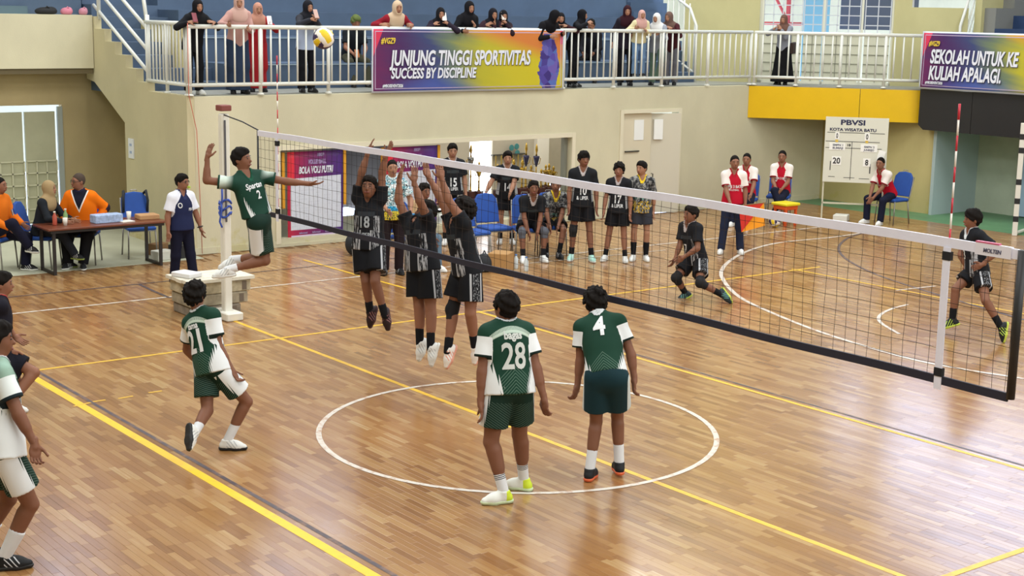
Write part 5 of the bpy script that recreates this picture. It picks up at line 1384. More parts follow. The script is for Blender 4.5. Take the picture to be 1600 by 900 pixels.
# striped goal post at the right edge
gp0 = F(1585, 368); gp = empty('goal_post', gp0, 'white goal post with black bands at the right edge', 'post')
c_, r_ = to_cam(gp0)
top = gp0 + [0, 0, 2.0]
MB().obox(gp0 + [0, 0, 1.0], r_, c_, (0, 0, 1), 0.045, 0.045, 1.0, 0.006).build('upright', mat('post_ivory', '#d9d6cc', rough=0.5), gp)
for z in (0.30, 0.62, 0.96, 1.52, 1.76): MB().obox(gp0 + [0, 0, z], r_, c_, (0, 0, 1), 0.047, 0.047, 0.05).build('band', mat('band_black', '#1a1a1c', rough=0.6), gp)
MB().tube([gp0 + [0.0, 0, 0.04], F(1605, 362) + [0, 0, 0.05]], 0.03, 8).build('ground_bar', mat('post_ivory', '#d9d6cc'), gp)
MB().obox(gp0 + r_ * 1.5 + [0, 0, 1.96], r_, c_, (0, 0, 1), 1.5, 0.045, 0.045, 0.006).build('crossbar', mat('post_ivory', '#d9d6cc'), gp)
MB().obox(gp0 + r_ * 3.0 + [0, 0, 1.0], r_, c_, (0, 0, 1), 0.045, 0.045, 1.0, 0.006).build('upright', mat('post_ivory', '#d9d6cc'), gp)
# ------------------------------------------------------------------ cloth materials
def m_green(yk=1.0):
    def fn(b):
        x, y, z = b.vec('co'); sl = b.fac('sl'); ax = x.abs()
        saw = ((x + z * 0.15) * 55.0).fract() * 0.045
        arc = z + x * x * 2.6 + y.abs() * 0.35
        yoke = arc.ss(0.462, 0.470) * arc._m('LESS_THAN', 0.512)
        tick = (((x * 90.0).fract()).gt(0.35)).max(arc.lt(0.487))
        side = (ax + saw * 0.8).gt(0.125 + z.max(0.0) * 0.34) * z.lt(0.24)
        lines = (((z * 0.9 + ax * 0.9) * 42.0).fract().lt(0.16)) * (z + ax * 0.9).lt(0.19)
        c = b.mix(lines * 0.55, '#143a2c', '#8aa596')
        c = b.mix(side, c, '#dfe3e6'); c = b.mix(yoke * tick * 0.8 * yk, c, '#cfe0d2')
        c = b.mix(sl.gt(0.16), c, '#e3e7ea'); c = b.mix(sl.gt(0.9), c, '#11231f')
        return c
    return mat('green_jersey' if yk else 'green_jersey_plain', fn=fn, rough=0.75, spec=0.2)
def m_green_front():
    def fn(b):
        x, y, z = b.vec('co'); sl = b.fac('sl'); ax = x.abs()
        saw = ((x + z * 0.15) * 55.0).fract() * 0.045
        side = (ax + saw * 0.6).gt(0.085 + z.max(0.0) * 0.25) * z.lt(0.34) * (ax.lt(0.13 + z * 0.05))
        c = b.mix(side, '#163b2f', '#d7dcdf')
        c = b.mix(sl.ss(0.05, 0.5) * z.ss(0.43, 0.52) * sl.lt(0.88) * 0.85, c, '#d5e4da')
        return c
    return mat('green_jersey_front', fn=fn, rough=0.75, spec=0.2)
def m_green_white():
    def fn(b):
        x, y, z = b.vec('co'); sl = b.fac('sl')
        w = ((x * 1.0 + y * 1.0) * 38.0).fract() * 0.16
        c = b.mix((z - w).gt(0.2), '#dfe3e4', '#12352a')
        c = b.mix(((y * 18.0 + z * 2.0).sin() * 0.5 + 0.5) * (z.gt(0.44)) * 0.7, c, '#a9c9b8')
        c = b.mix(sl.gt(0.2), c, '#dfe6e6'); c = b.mix(sl.gt(0.88), c, '#18262c')
        return c
    return mat('green_white_jersey', fn=fn, rough=0.75, spec=0.2)
def m_green_shorts(wide=False):
    def fn(b):
        x, y, z = b.vec('co'); t = z * -1.0
        st = (y + ((y * 45.0 + t).fract() * 0.03 * (1.2 - t))).abs().lt(0.055 if not wide else 0.075) * x.gt(0.02) * t.gt(0.05)
        ln = ((t * 16.0 + x * 30.0).fract().lt(0.18)) * t.gt(0.3)
        return b.mix(st, b.mix(ln * 0.35, '#132d25', '#8aa596'), '#dfe3e6')
    return mat('green_shorts' + ('_wide' if wide else ''), fn=fn, rough=0.75, spec=0.2)
def m_teal_shorts():
    def fn(b):
        x, y, z = b.vec('co')
        return b.mix(x.gt(0.095), '#14323a', '#c9d2d2')
    return mat('teal_shorts', fn=fn, rough=0.75, spec=0.2)
def m_black():
    def fn(b):
        x, y, z = b.vec('co'); sl = b.fac('sl'); ax = x.abs()
        n = b.noise(b.comb(x * 55.0, y * 55.0, z * 7.0), 1.0, 3, 0.7)
        st = (n.ss(0.47, 0.58).max((ax - 0.062).abs().lt(0.007))) * ax.gt(0.055) * ax.lt(0.15) * z.lt(0.34) * sl.lt(0.05) * (z.lt(0.18).max(ax.gt(0.085)))
        box = z.gt(0.335) * z.lt(0.385) * ax.lt(0.10) * y.gt(0.0)
        c = b.mix(st * 0.75, '#15171d', '#c4c6cc'); c = b.mix(box, c, '#2f343a')
        return c
    return mat('black_jersey', fn=fn, rough=0.75, spec=0.2)
def m_black_plain():
    def fn(b):
        x, y, z = b.vec('co'); ax = x.abs()
        box = z.gt(0.325) * z.lt(0.375) * ax.lt(0.105) * y.gt(0.0)
        side = (ax + z * 0.1).gt(0.155) * z.lt(0.25) * z.gt(0.02)
        return b.mix(side * 0.7, b.mix(box, '#16181d', '#333a3e'), '#b8bcc0')
    return mat('black_bench_jersey', fn=fn, rough=0.75, spec=0.2)
def m_black_shorts(streak=True):
    def fn(b):
        x, y, z = b.vec('co'); t = z * -1.0
        n = b.noise(b.comb(x * 80.0, y * 80.0, z * 14.0), 1.0, 3, 0.7)
        ay = y.abs()
        st = ((ay.gt(0.048) * ay.lt(0.066)).max(n.ss(0.52, 0.62) * ay.lt(0.036) * 0.7)) * x.gt(0.03)
        return b.mix(st * (0.8 if streak else 0.0), '#121318', '#c4c6cc')
    return mat('black_shorts' + ('_streak' if streak else ''), fn=fn, rough=0.8, spec=0.2)
def m_crew():
    def fn(b):
        x, y, z = b.vec('co'); sl = b.fac('sl'); ax = x.abs()
        rag = ((ax - (0.52 - z) * 0.62).gt(0.045) * z.gt(0.27)).max(sl.gt(0.03))
        strp = ((z + ax * 0.5) * 1.0)._m('GREATER_THAN', 0.585) * ((z + ax * 0.5)._m('LESS_THAN', 0.592))
        c = b.mix(rag, '#b50f2a', '#e6ded9'); c = b.mix(sl.gt(0.9), c, '#8f1524')
        return b.mix(z.lt(-0.02), c, '#8a1122')
    return mat('crew_polo', fn=fn, rough=0.8, spec=0.2)
def m_navy():
    def fn(b):
        x, y, z = b.vec('co'); sl = b.fac('sl'); ax = x.abs()
        rag = ((ax - (0.52 - z) * 0.62).gt(0.05) * z.gt(0.27)).max(sl.gt(0.03))
        return b.mix(rag, '#1d2447', '#dfe2ee')
    return mat('navy_polo', fn=fn, rough=0.8, spec=0.2)
def m_orange():
    def fn(b):
        x, y, z = b.vec('co'); ax = x.abs(); sl = b.fac('sl')
        k = (ax * 1.25 + (0.52 - z) * 0.55); fr = y.gt(0.02)
        c = b.mix(k.lt(0.135) * fr, '#e8730f', '#e9e2da'); c = b.mix(k.lt(0.11) * fr, c, '#1b1c2a')
        return b.mix(sl.gt(0.93), c, '#2a2230')
    return mat('orange_jacket', fn=fn, rough=0.85, spec=0.15)
def m_batik():
    def fn(b):
        x, y, z = b.vec('co')
        v = b.comb(x, y, z)
        d = b.voro(v, 26.0, 'DISTANCE_TO_EDGE'); n = b.noise(v, 14.0, 2)
        n2 = b.noise(v, 6.0, 1)
        c = b.ramp(n, [(0.38, '#e8eef0'), (0.5, '#bfd9e0'), (0.56, '#4aa9bd'), (0.62, '#dfe6e6')])
        c = b.mix(n2.ss(0.55, 0.6), c, '#2f9fd0')
        c = b.mix(z.lt(0.06), c, '#d9c53c'); return b.mix(d.lt(0.06), c, '#23323c')
    return mat('batik_shirt', fn=fn, rough=0.8, spec=0.2)
def m_yellowblack():
    def fn(b):
        x, y, z = b.vec('co'); v = b.comb(x * 1.0, y, z * 0.7)
        n = b.noise(v, 22.0, 3, 0.7); n2 = b.noise(v, 30.0, 3, 0.8)
        c = b.ramp(n, [(0.4, '#1c1d20'), (0.52, '#55565a'), (0.6, '#9a9a96')])
        zz = n2.ss(0.5, 0.56) * z.lt(0.14); c = b.mix(zz, c, '#d8b32a')
        return b.mix((n2.gt(0.55)) * z.gt(0.16) * z.lt(0.22), c, '#4fae9c')
    return mat('yellow_black_jersey', fn=fn, rough=0.8, spec=0.2)
def m_checks():
    def fn(b):
        x, y, z = b.vec('co'); ax = x.abs()
        return b.mix((x + y).gt(-0.02) * z.lt(0.30) * (ax.lt(0.2)) * z.gt(-0.1), '#1b1e2b', '#aab9d6')
    return mat('apron_top', fn=fn, rough=0.85)
def m_sock(name, base, stripe=None, mark=None):
    def fn(b):
        x, y, z = b.vec('co')
        c = lin(base)
        if stripe: c = b.mix(((z * 70.0).fract().lt(0.45)) * z.gt(0.115) * z.lt(0.165), base, stripe)
        return c
    return mat(name, base, fn=fn if stripe else None, rough=0.9, spec=0.1)
def m_shoe(name, base, accent=None, heel=None):
    def fn(b):
        x, y, z = b.vec('co')
        c = base
        if accent: c = b.mix((((y * 30.0) + z * 25.0).fract().lt(0.28)) * y.gt(0.0) * y.lt(0.1) * (x.abs().gt(0.02)), c, accent)
        if heel: c = b.mix(y.lt(-0.01) * z.gt(-0.062), c, heel)
        return c
    return mat(name, base, fn=fn if (accent or heel) else None, rough=0.6, spec=0.3)
WHT = mat('print_white', '#d8dade', rough=0.7); GRYP = mat('print_grey', '#a9b0b6', rough=0.7)
# ------------------------------------------------------------------ the people
def tall(base, u, v):
    base = np.asarray(base, float); c, r = to_cam(base); d = ray(u, v)
    return (CP + d * (((base - CP) @ c) / (d @ c)))[2] - base[2]
def plain(col, r=0.85): return mat('cloth_' + col.lstrip('#'), col, rough=r, spec=0.15)
SW, SB = plain('#d9dbdf'), plain('#17181c')
SOLE_W = mat('sole_white', '#d6d6d2', rough=0.6); SOLE_B = mat('sole_black', '#1b1b1d', rough=0.6); SOLE_O = mat('sole_orange', '#d8643a', rough=0.5)
shoe_white = m_shoe('shoe_white', '#dfe0de', '#a9adb0'); shoe_neon = m_shoe('shoe_neon', '#e6e8e2', None, '#cfe23a'); shoe_black = m_shoe('shoe_black', '#17181b', '#c9cbd0')
shoe_orange = m_shoe('shoe_dark_orange', '#1b1c20'); shoe_teal = m_shoe('shoe_teal', '#24343c', '#6fb0a4'); shoe_mint = m_shoe('shoe_mint', '#a9d6cc', '#e6efec')
GJP = m_green(0.0)
GJ, GF, GWJ, GS, GSW, TS = m_green(), m_green_front(), m_green_white(), m_green_shorts(), m_green_shorts(True), m_teal_shorts()
BJ, BP, BS, BSP = m_black(), m_black_plain(), m_black_shorts(), m_black_shorts(False)
WC = plain('#c9cdd0'); GC = plain('#a49a98')
NUM = mat('number_silver', '#c4c8c4', rough=0.6); NUMW = mat('number_white', '#dcdfe2', rough=0.6)

# --- green team on court
J = pose_px((800, 779), 1.72, -158, (795, 604), (791, 507, 0), (790.5, 480, -0.3),
    [((753, 591, -0.6), (750, 641, 0), (756, 671, 0), 0.5), ((841, 590, 0.3), (851, 626, 0), (853, 655, 0), 0.7)],
    [('f', 787, 786, -72), ('f', 818, 766, -110)], look=-140)
p = person('player in green jersey number 28 standing with his back to us in the centre circle', J, dict(
    shirt=dict(mat=GJ, jersey=1, hem=-0.055, sleeve=0.66, collar=WC, vneck=False, wide=0.014), shorts=dict(mat=GS, len=0.70, flare=0.012), socks=dict(mat=m_sock('sock_striped', '#dadcdf', '#20232b'), h=0.20),
    shoes=dict(mat=shoe_neon, sole=mat('sole_neon', '#c9d8b0', rough=0.6))), skin=1, hair='back', vox=0.0095, build=1.11)
jersey_text(p, '28', 0.28, 0.145, back=True, col=NUM, x0=0.0, bold=0.010, sx=0.72)
jersey_text(p, 'bagas', 0.085, 0.375, back=True, col=NUM, bold=0.02, name='player_name', sx=0.8)

J = pose_px((944, 752), 1.68, 172, (948, 590), (936, 497, 1), (930.5, 474, 1),
    [((907, 563, 0.4), (902, 602, 0), (897, 622, 0), 0.9), ((987, 556, 0.5), (991, 592, 0), (990, 613, 0), 0.7)],
    [('f', 921, 750, 165), ('f', 967, 744, 190, 0.11)], look=-165, pitch=-15)
p = person('player in green jersey number 4 leaning forward, seen from behind near the net', J, dict(
    shirt=dict(mat=GJP, jersey=1, hem=0.03, sleeve=0.60, collar=WC, vneck=False, wide=0.018), shorts=dict(mat=TS, len=0.68, flare=0.024), socks=dict(mat=SW, h=0.18),
    shoes=dict(mat=shoe_orange, sole=SOLE_O)), skin=1, hair='mop', vox=0.0095, build=0.96)
jersey_text(p, '4', 0.24, 0.34, back=True, col=NUMW, bold=0.016, sx=0.8)

J = pose_px((338, 702), 1.60, 134, (331, 572), (312, 489, 0.3), (303, 456, -0.3),
    [((292, 546, 1), (318, 575, 1), (330, 585, 0), 0.6), ((342, 545, -1), (365, 582, -0.5), (378, 603, 0.2), 0.7)],
    [((324, 642, -0.5), (304, 676, -0.5), (304, 708, -0.8)), ('f', 355, 703, 82)], look=150)
p = person('player in green jersey number 21 walking at left, seen from behind', J, dict(
    shirt=dict(mat=GJ, jersey=1, hem=-0.07, sleeve=0.66, collar=WC, vneck=False, wide=0.016), shorts=dict(mat=GSW, len=0.70, flare=0.02), socks=dict(mat=SW, h=0.20),
    shoes=dict(mat=shoe_white, sole=SOLE_B)), skin=1, hair='mop', vox=0.0095, build=0.98)
jersey_text(p, '21', 0.27, 0.15, back=True, col=NUMW, bold=0.016, sx=0.75)
jersey_text(p, 'tama', 0.075, 0.37, back=True, col=NUMW, bold=0.016, name='player_name', sx=0.8)

J = pose_px((0.95, -0.88, 0), 1.68, 78, (405, 347), (382, 270, 0), (375, 241, -0.2),
    [((310, 281, 0.5), (324, 246, 0), (330, 224, 0), 0.25), ((449, 284, 0.0), (491, 288, -0.2), (510, 287, 0), 0.3)],
    [((406, 403, 1), (365, 405, 0.4), (337, 411, 0.0)), ((415, 412, -0.3), (357, 421, 0.0), (329, 424, 0))], twist=-50, look=65, pitch=8)
p = person('leaping spiker in green jersey number 2 in mid-air beside the net post', J, dict(
    shirt=dict(mat=GF, jersey=1, hem=0.08, sleeve=0.60, wide=0.020, flare=0.012, collar=plain('#1d4a3a')), shorts=dict(mat=GSW, len=0.80, flare=0.012), socks=dict(mat=SW, h=0.10),
    shoes=dict(mat=shoe_white, sole=SOLE_W)), skin=1, hair='short', vox=0.0105, build=0.98)
jersey_text(p, '2', 0.12, 0.25, col=NUMW, bold=0.014, x0=0.02)
jersey_text(p, 'Spartan', 0.085, 0.37, col=NUMW, bold=0.012, name='team_name', shear=0.25, sx=0.75)

J = pose_px(F(18, 888), 1.74, 96, (4, 696), (-3, 560, 0), (-6, 522, 0),
    [((-8, 640, 1), (10, 690, 1), (20, 700, 0), 0.6), ((28, 646, -0.5), (54, 694, 0.2), (56, 725, 0), 0.8)],
    [('f', -32, 872, 80), ('f', 7, 890, 88)], look=92)
p = person('player in white and green jersey cut by the left edge, nearest to us', J, dict(
    shirt=dict(mat=GWJ, jersey=1, hem=-0.08, sleeve=0.66, wide=0.016, collar=WC), shorts=dict(mat=GSW, len=0.70, flare=0.016), socks=dict(mat=SW, h=0.22),
    shoes=dict(mat=shoe_black, sole=SOLE_B)), skin=1, hair='short', vox=0.010)

J = pose_px(F(5, 640), 1.60, 88, (-6, 552), (3, 455, -0.3), (4, 424, 0),
    [((6, 500, 1), (22, 525, 0.3), (38, 536, 0), 0.3), ((2, 512, -0.8), (22, 556, 0), (37, 585, 0), 0.5)],
    [('f', -28, 634, 80), ('f', 14, 646, 85)], look=85)
p = person('player in dark red-trimmed vest at the left edge behind the nearest player', J, dict(
    shirt=dict(mat=plain('#1b1a24'), jersey=1, hem=-0.05, sleeve=0.12, collar=plain('#b23a3a')), shorts=dict(mat=plain('#191a24'), len=0.72), socks=dict(mat=SW, h=0.18),
    shoes=dict(mat=shoe_white, sole=SOLE_W)), skin=0, hair='short', vox=0.0105)

# --- blockers and defenders in black
J = pose_px((1.30, 0.48, 0), 1.70, -18, (576, 384), (577, 309, -0.2), (577, 293, -0.6),
    [((565, 270, -1), (575, 238, -0.5), (582, 219, 0), 0.15), ((597, 270, -1), (603, 242, -0.4), (611, 227, 0), 0.15)],
    [((572, 440, -0.6), (578, 486, 0.4), (570, 514, -0.5)), ((586, 440, -0.8), (601, 491, 0.3), (604, 524, -0.5))], look=-15, pitch=14, sh=(0.9, 0.9))
p = person('left one of the three jumping blockers in black, arms raised, facing us', J, dict(
    shirt=dict(mat=BJ, jersey=1, hem=-0.04, sleeve=0.5, wide=0.018, collar=SB), shorts=dict(mat=BS, len=0.74, flare=0.03), socks=dict(mat=SB, h=0.12),
    shoes=dict(mat=m_shoe('shoe_maroon', '#2a1a1e', '#9a6a6a'), sole=mat('sole_maroon', '#4a2a30', rough=0.6))), skin=1, hair='short', vox=0.011, build=0.98)
jersey_text(p, '18', 0.17, 0.21, col=GRYP, bold=0.012, x0=-0.015, sx=0.75)
jersey_text(p, 'ALIPER', 0.07, 0.10, col=GRYP, bold=0.01, x0=-0.02, name='team_name')

J = pose_px((2.35, 0.52, 0), 1.72, -40, (661, 415), (655, 349, 0), (666, 332, 0.4),
    [((621, 309, -0.6), (624, 279, 0), (628, 264, 0), 0.15), ((656, 314, -1), (647, 284, 0), (648, 266, 0), 0.15)],
    [((655, 482, -0.5), (656, 536, 0.4), (642, 571, -0.5)), ((673, 490, -0.7), (673, 546, 0.4), (661, 583, -0.5))], look=-95, pitch=10, sh=(0.8, 0.8))
p = person('middle one of the three jumping blockers in black, arms raised towards the spiker', J, dict(
    shirt=dict(mat=BJ, jersey=1, hem=-0.05, sleeve=0.5, wide=0.018, collar=SB), shorts=dict(mat=BS, len=0.76, flare=0.034), socks=dict(mat=SB, h=0.17),
    shoes=dict(mat=shoe_white, sole=SOLE_W)), skin=0, hair='short', vox=0.011, build=1.04)

J = pose_px((3.05, 0.52, 0), 1.72, -62, (730, 420), (715, 347, -0.2), (725, 330, 0.5),
    [((686, 304, -0.4), (670, 277, 0.2), (665, 259, 0), 0.15), ((700, 312, -0.8), (690, 278, 0), (686, 260, 0), 0.15)],
    [((703, 500, -0.6), (699, 553, 0.3), (684, 586, -0.4)), ((735, 497, 0.6), (742, 541, 0.6), (733, 578, 0.0))], look=-120, pitch=8, sh=(0.8, 0.8))
p = person('right one of three jumping blockers in black, knee pad on, face turned away', J, dict(
    shirt=dict(mat=BJ, jersey=1, hem=-0.05, sleeve=0.4, wide=0.018, collar=SB), shorts=dict(mat=BS, len=0.72, flare=0.034), socks=dict(mat=SB, h=0.13), kneepads='R',
    shoes=dict(mat=m_shoe('shoe_white_coral', '#e4dfda', '#d9876f'), sole=mat('sole_coral', '#d99a86', rough=0.6))), skin=0, hair='mop', vox=0.011, build=1.02)

J = pose_px((1095, 466), 1.66, -48, (1088, 405), (1078, 349, -0.8), (1080, 335, -0.6),
    [((1062, 384, -0.3), (1055, 404, -0.2), (1050, 413, 0), 0.5), ((1090, 388, -0.8), (1068, 402, 0.2), (1057, 409, 0), 0.5)],
    [((1056, 434, -0.6), (1071, 458, 0.5), (1052, 468, -0.3)), ((1094, 442, -0.9), (1127, 460, 0.4), (1140, 479, -0.5))], look=-58)
p = person('black-shirted defender crouching in knee pads behind the net', J, dict(
    shirt=dict(mat=BJ, jersey=1, hem=-0.05, sleeve=0.7, wide=0.014, collar=GC), shorts=dict(mat=BS, len=0.66, flare=0.02), socks=dict(mat=SB, h=0.12), kneepads='LR',
    shoes=dict(mat=shoe_teal, sole=mat('sole_lime', '#b9c84a', rough=0.6))), skin=1, hair='short', vox=0.012, build=0.96)
jersey_text(p, '7', 0.14, 0.16, col=NUMW, bold=0.012, x0=-0.02)

J = pose_px((1512, 522), 1.68, -58, (1527, 425), (1519, 360, -0.5), (1520, 343, -0.4),
    [((1501, 398, -0.4), (1511, 420, 0), (1522, 422, 0), 0.9), ((1562, 394, 0.6), (1533, 415, -0.4), (1520, 419, 0), 0.9)],
    [((1493, 452, -0.5), (1488, 500, 0.4), (1456, 508, -0.2)), ((1540, 470, -0.8), (1564, 511, 0.3), (1559, 537, -0.5))], look=-70)
p = person('black-shirted defender number 3 in a wide stance at the near end of the net', J, dict(
    shirt=dict(mat=BJ, jersey=1, hem=-0.04, sleeve=0.68, wide=0.014, collar=WC), shorts=dict(mat=BS, len=0.58, flare=0.02), socks=dict(mat=SB, h=0.16),
    shoes=dict(mat=m_shoe('shoe_black_lime', '#1c2022', '#b9d84a'), sole=mat('sole_lime', '#b9c84a'))), skin=1, hair='bowl', vox=0.011, build=0.94)
jersey_text(p, '3', 0.16, 0.19, col=NUM, bold=0.014, x0=-0.03)

# --- bench
def std(label, base, top, face, dress, lean=0.0, **kw):
    pk = {k: kw.pop(k) for k in ('skin', 'hair', 'hcol', 'vox', 'build', 'group') if k in kw}
    base = np.asarray(base, float)
    f_ = (0.935 - kw.get('drop', 0) + 0.54 * math.cos(math.radians(lean)) + 0.275) / 1.75
    if kw.get('seat'): H = kw.pop('H', 1.6)
    else: H = kw.pop('H', None) or min(1.9, max(1.2, tall(base, *top) / f_))
    J = pose_std(base, H, face, lean=lean, **kw)
    return person(label, J, dress, **pk)
bench = dict(shirt=dict(mat=BP, jersey=1, hem=-0.06, sleeve=0.7, wide=0.016, collar=GC), shorts=dict(mat=BSP, len=0.66, flare=0.02), socks=dict(mat=SB, h=0.14))
arms_down = ((-0.25, 0.05, 0.80), (0.25, 0.05, 0.80))
p = std('tall bench player in black jersey number 15 standing in the wall opening', onX(705, 386, -4.7) * [1, 1, 0], (704, 225), 8, dict(bench, shoes=dict(mat=shoe_white, sole=SOLE_W)), hands=arms_down, skin=2, pitch=-6, vox=0.013)
jersey_text(p, '15', 0.19, 0.10, col=NUMW, bold=0.014, sx=0.72); jersey_text(p, '& LIPER', 0.07, 0.03, col=NUMW, bold=0.008, name='team_name')
p = std('bench player in black jersey number 14 leaning on the back of a blue chair', A3(-4.28, 6.5, 0), (789, 236), 2, dict(bench, shoes=dict(mat=shoe_white, sole=SOLE_W)), lean=12, hands=((-0.02, 0.52, 0.92), (0.42, 0.36, 0.95)), skin=2, pitch=-4, vox=0.013, build=1.06)
jersey_text(p, '14', 0.18, 0.12, col=NUMW, bold=0.014, sx=0.72)
p = std('tall bench player in black jersey number 10 with a long knee sleeve', F(907, 407), (926, 238), 2, dict(bench, shoes=dict(mat=shoe_mint, sole=SOLE_W), kneepads='R'), hands=((-0.24, 0.08, 0.80), (0.22, 0.14, 0.80)), feet=((-0.17, 0.08, 0), (0.15, 0.0, 0)), skin=1, hair='bowl', look=20, vox=0.013, build=0.92)
jersey_text(p, '10', 0.17, 0.15, col=NUMW, bold=0.012, sx=0.72); jersey_text(p, '& LIPER', 0.075, 0.07, col=NUMW, bold=0.008, name='team_name')
p = std('bench player in black jersey number 17 standing between two bench mates', F(963, 408), (973, 256), -8, dict(bench, shoes=dict(mat=shoe_white, sole=SOLE_W)), hands=((-0.24, 0.08, 0.80), (0.26, 0.16, 0.72)), feet=((-0.16, 0.05, 0), (0.20, 0.02, 0)), skin=0, hair='mop', vox=0.013, build=0.94)
jersey_text(p, '17', 0.17, 0.13, col=NUMW, bold=0.012, sx=0.72); jersey_text(p, '& LIPER', 0.075, 0.05, col=NUMW, bold=0.008, name='team_name')
p = std('bench player in yellow and black patterned jersey standing with a yellow collar', F(999, 407), (1002, 253), 0, dict(shirt=dict(mat=m_yellowblack(), jersey=1, hem=-0.07, sleeve=0.7, wide=0.018, collar=plain('#d8b82c')), shorts=dict(mat=plain('#33343c'), len=0.64, flare=0.02), socks=dict(mat=SB, h=0.26), shoes=dict(mat=shoe_white, sole=SOLE_W)), hands=((-0.22, -0.08, 0.84), (0.24, 0.06, 0.80)), look=-35, skin=2, hair='short', vox=0.013, build=0.93)
sit_feet = ((-0.13, 0.42, 0), (0.14, 0.46, 0))
kn = ((-0.03, 0.48, 0.30), (0.06, 0.50, 0.28))
p = std('seated bench player in black with a grey knee pad, elbows on his knees', A3(-3.02, 5.98, 0), None, 12, dict(bench, shoes=dict(mat=shoe_white, sole=SOLE_W), kneepads='LR', kneemat=plain('#5a5d66')), lean=32, seat=0.45, H=1.62, hands=kn, feet=((-0.16, 0.44, 0), (0.18, 0.46, 0)), skin=1, vox=0.013, look=10, build=0.95)
p = std('seated bench player with a yellow collar and clasped hands beside the grey knee pads', A3(-3.06, 6.50, 0), None, 8, dict(shirt=dict(mat=m_yellowblack(), jersey=1, hem=-0.05, sleeve=0.7, wide=0.018, collar=plain('#d8b82c')), shorts=dict(mat=BSP, len=0.66), socks=dict(mat=SB, h=0.2), shoes=dict(mat=shoe_black, sole=SOLE_B)), lean=26, seat=0.45, H=1.58, hands=((0.02, 0.50, 0.36), (0.10, 0.52, 0.36)), feet=((-0.05, 0.45, 0), (0.16, 0.40, 0)), skin=0, vox=0.013, look=-5, build=0.95)
p = std('seated person in tan shirt and jeans half hidden behind the right blocker', A3(-3.2, 3.95, 0), None, 34, dict(shirt=dict(mat=plain('#b89a74'), hem=-0.05, sleeve=0.7, wide=0.016), trousers=dict(mat=plain('#5d7284')), shoes=dict(mat=shoe_white, sole=SOLE_W)), lean=28, seat=0.45, H=1.68, hands=((-0.1, 0.45, 0.5), (0.12, 0.45, 0.5)), feet=((-0.12, 0.50, 0), (0.16, 0.62, 0)), skin=1, vox=0.014)
p = std('coach in blue patterned shirt with a yellow hem standing behind the blockers', F(612, 428), (628, 251), 8, dict(shirt=dict(mat=m_batik(), hem=-0.08, sleeve=0.72, wide=0.022, vneck=False, collar=plain('#cfe0e4')), trousers=dict(mat=plain('#231b1f')), shoes=dict(mat=shoe_black, sole=SOLE_B)), hands=((-0.26, 0.20, 0.98), (0.10, 0.28, 1.02)), skin=2, hair='buzz', vox=0.013, build=1.04)
J = p['J']; tag(MB().obox(J['WL'] + J['T' + 'L'] * 0.15 + [0, 0, 0.05], J['rs'], J['fs'], J['up'], 0.13, 0.012, 0.05, 0.004).build('blue_folder', mat('folder_blue', '#2f8fd0', rough=0.4)), 'bright blue folder in the hand of the coach in the patterned shirt', 'folder')

# --- officials
def whistle(J, ob, out, s):
    r, f, u = head_axes(J); c = J['Hc'] + (f * 0.125 + u * -0.07) * s
    MB().obox(c, f, r, u, 0.022, 0.012, 0.014, 0.004).build('whistle', mat('whistle_lime', '#a9c84a', rough=0.4), ob)
def watch(J, ob, out, s):
    d = nrm(J['WL'] - J['EL']); c = J['WL'] - d * 0.03; a = nrm(np.cross(d, J['up'])); b = np.cross(d, a)
    MB().tube([c + (a * math.cos(t) + b * math.sin(t)) * 0.033 for t in np.linspace(0, 2 * math.pi, 13)[:-1]], 0.009, 6, closed=True).build('wrist_watch', mat('watch_black', '#1b1b1d', rough=0.5), ob)
def glasses(J, ob, out, s):
    r, f, u = head_axes(J); H_ = lambda x, y, z: J['Hc'] + (r * x + f * y + u * z) * s
    m_ = MB()
    for x in (-0.033, 0.033): m_.tube([H_(x + 0.024 * math.cos(t), 0.098, 0.004 + 0.019 * math.sin(t)) for t in np.linspace(0, 2 * math.pi, 11)[:-1]], 0.0028 * s, 5, closed=True)
    for x in (-1, 1): m_.tube([H_(x * 0.056, 0.098, 0.008), H_(x * 0.081, 0.02, 0.01)], 0.0028 * s, 5)
    m_.build('spectacles', mat('frame_black', '#17171a', rough=0.3), ob)
b_ = F(286, 448)
p = std('referee in navy and white polo with a whistle, standing by the judge stand', b_, (297, 273), 32, dict(shirt=dict(mat=m_navy(), hem=-0.03, sleeve=0.74, wide=0.022, collar=plain('#2a3156')), trousers=dict(mat=plain('#16172a'), flare=0.014), shoes=dict(mat=m_shoe('shoe_grey_white', '#6f747c', '#dfe2e6'), sole=SOLE_W), extra=[whistle, watch, glasses]), hands=((-0.30, 0.10, 0.84), (0.27, 0.03, 0.80)), feet=((-0.13, 0.12, 0), (0.13, -0.05, 0)), look=55, skin=0, hair='short', vox=0.012, build=1.04)
jersey_text(p, 'PBVSI', 0.055, 0.27, col=NUMW, bold=0.008, x0=0.09, name='badge'); jersey_text(p, 'O', 0.10, 0.32, col=NUMW, bold=0.01, x0=-0.08, name='badge')
crew = dict(shirt=dict(mat=m_crew(), hem=-0.03, sleeve=0.74, wide=0.012, collar=plain('#9c1a26')), trousers=dict(mat=plain('#1a1d30')), shoes=dict(mat=shoe_white, sole=SOLE_W))
p = std('line judge in red and white shirt standing with a red and yellow flag', F(1141, 396), (1157, 244), 4, dict(crew, trousers=dict(mat=plain('#232a40'))), hands=((-0.22, 0.10, 0.86), (0.06, 0.28, 0.93)), feet=((-0.17, 0.0, 0), (0.17, 0.05, 0)), look=12, skin=0, hair='buzz', vox=0.013)
jersey_text(p, 'SMPN 3 BATU', 0.065, 0.26, col=NUMW, bold=0.012, name='chest_print'); jersey_text(p, 'VOLLEYBALL', 0.04, 0.21, col=NUMW, bold=0.006, name='chest_print')
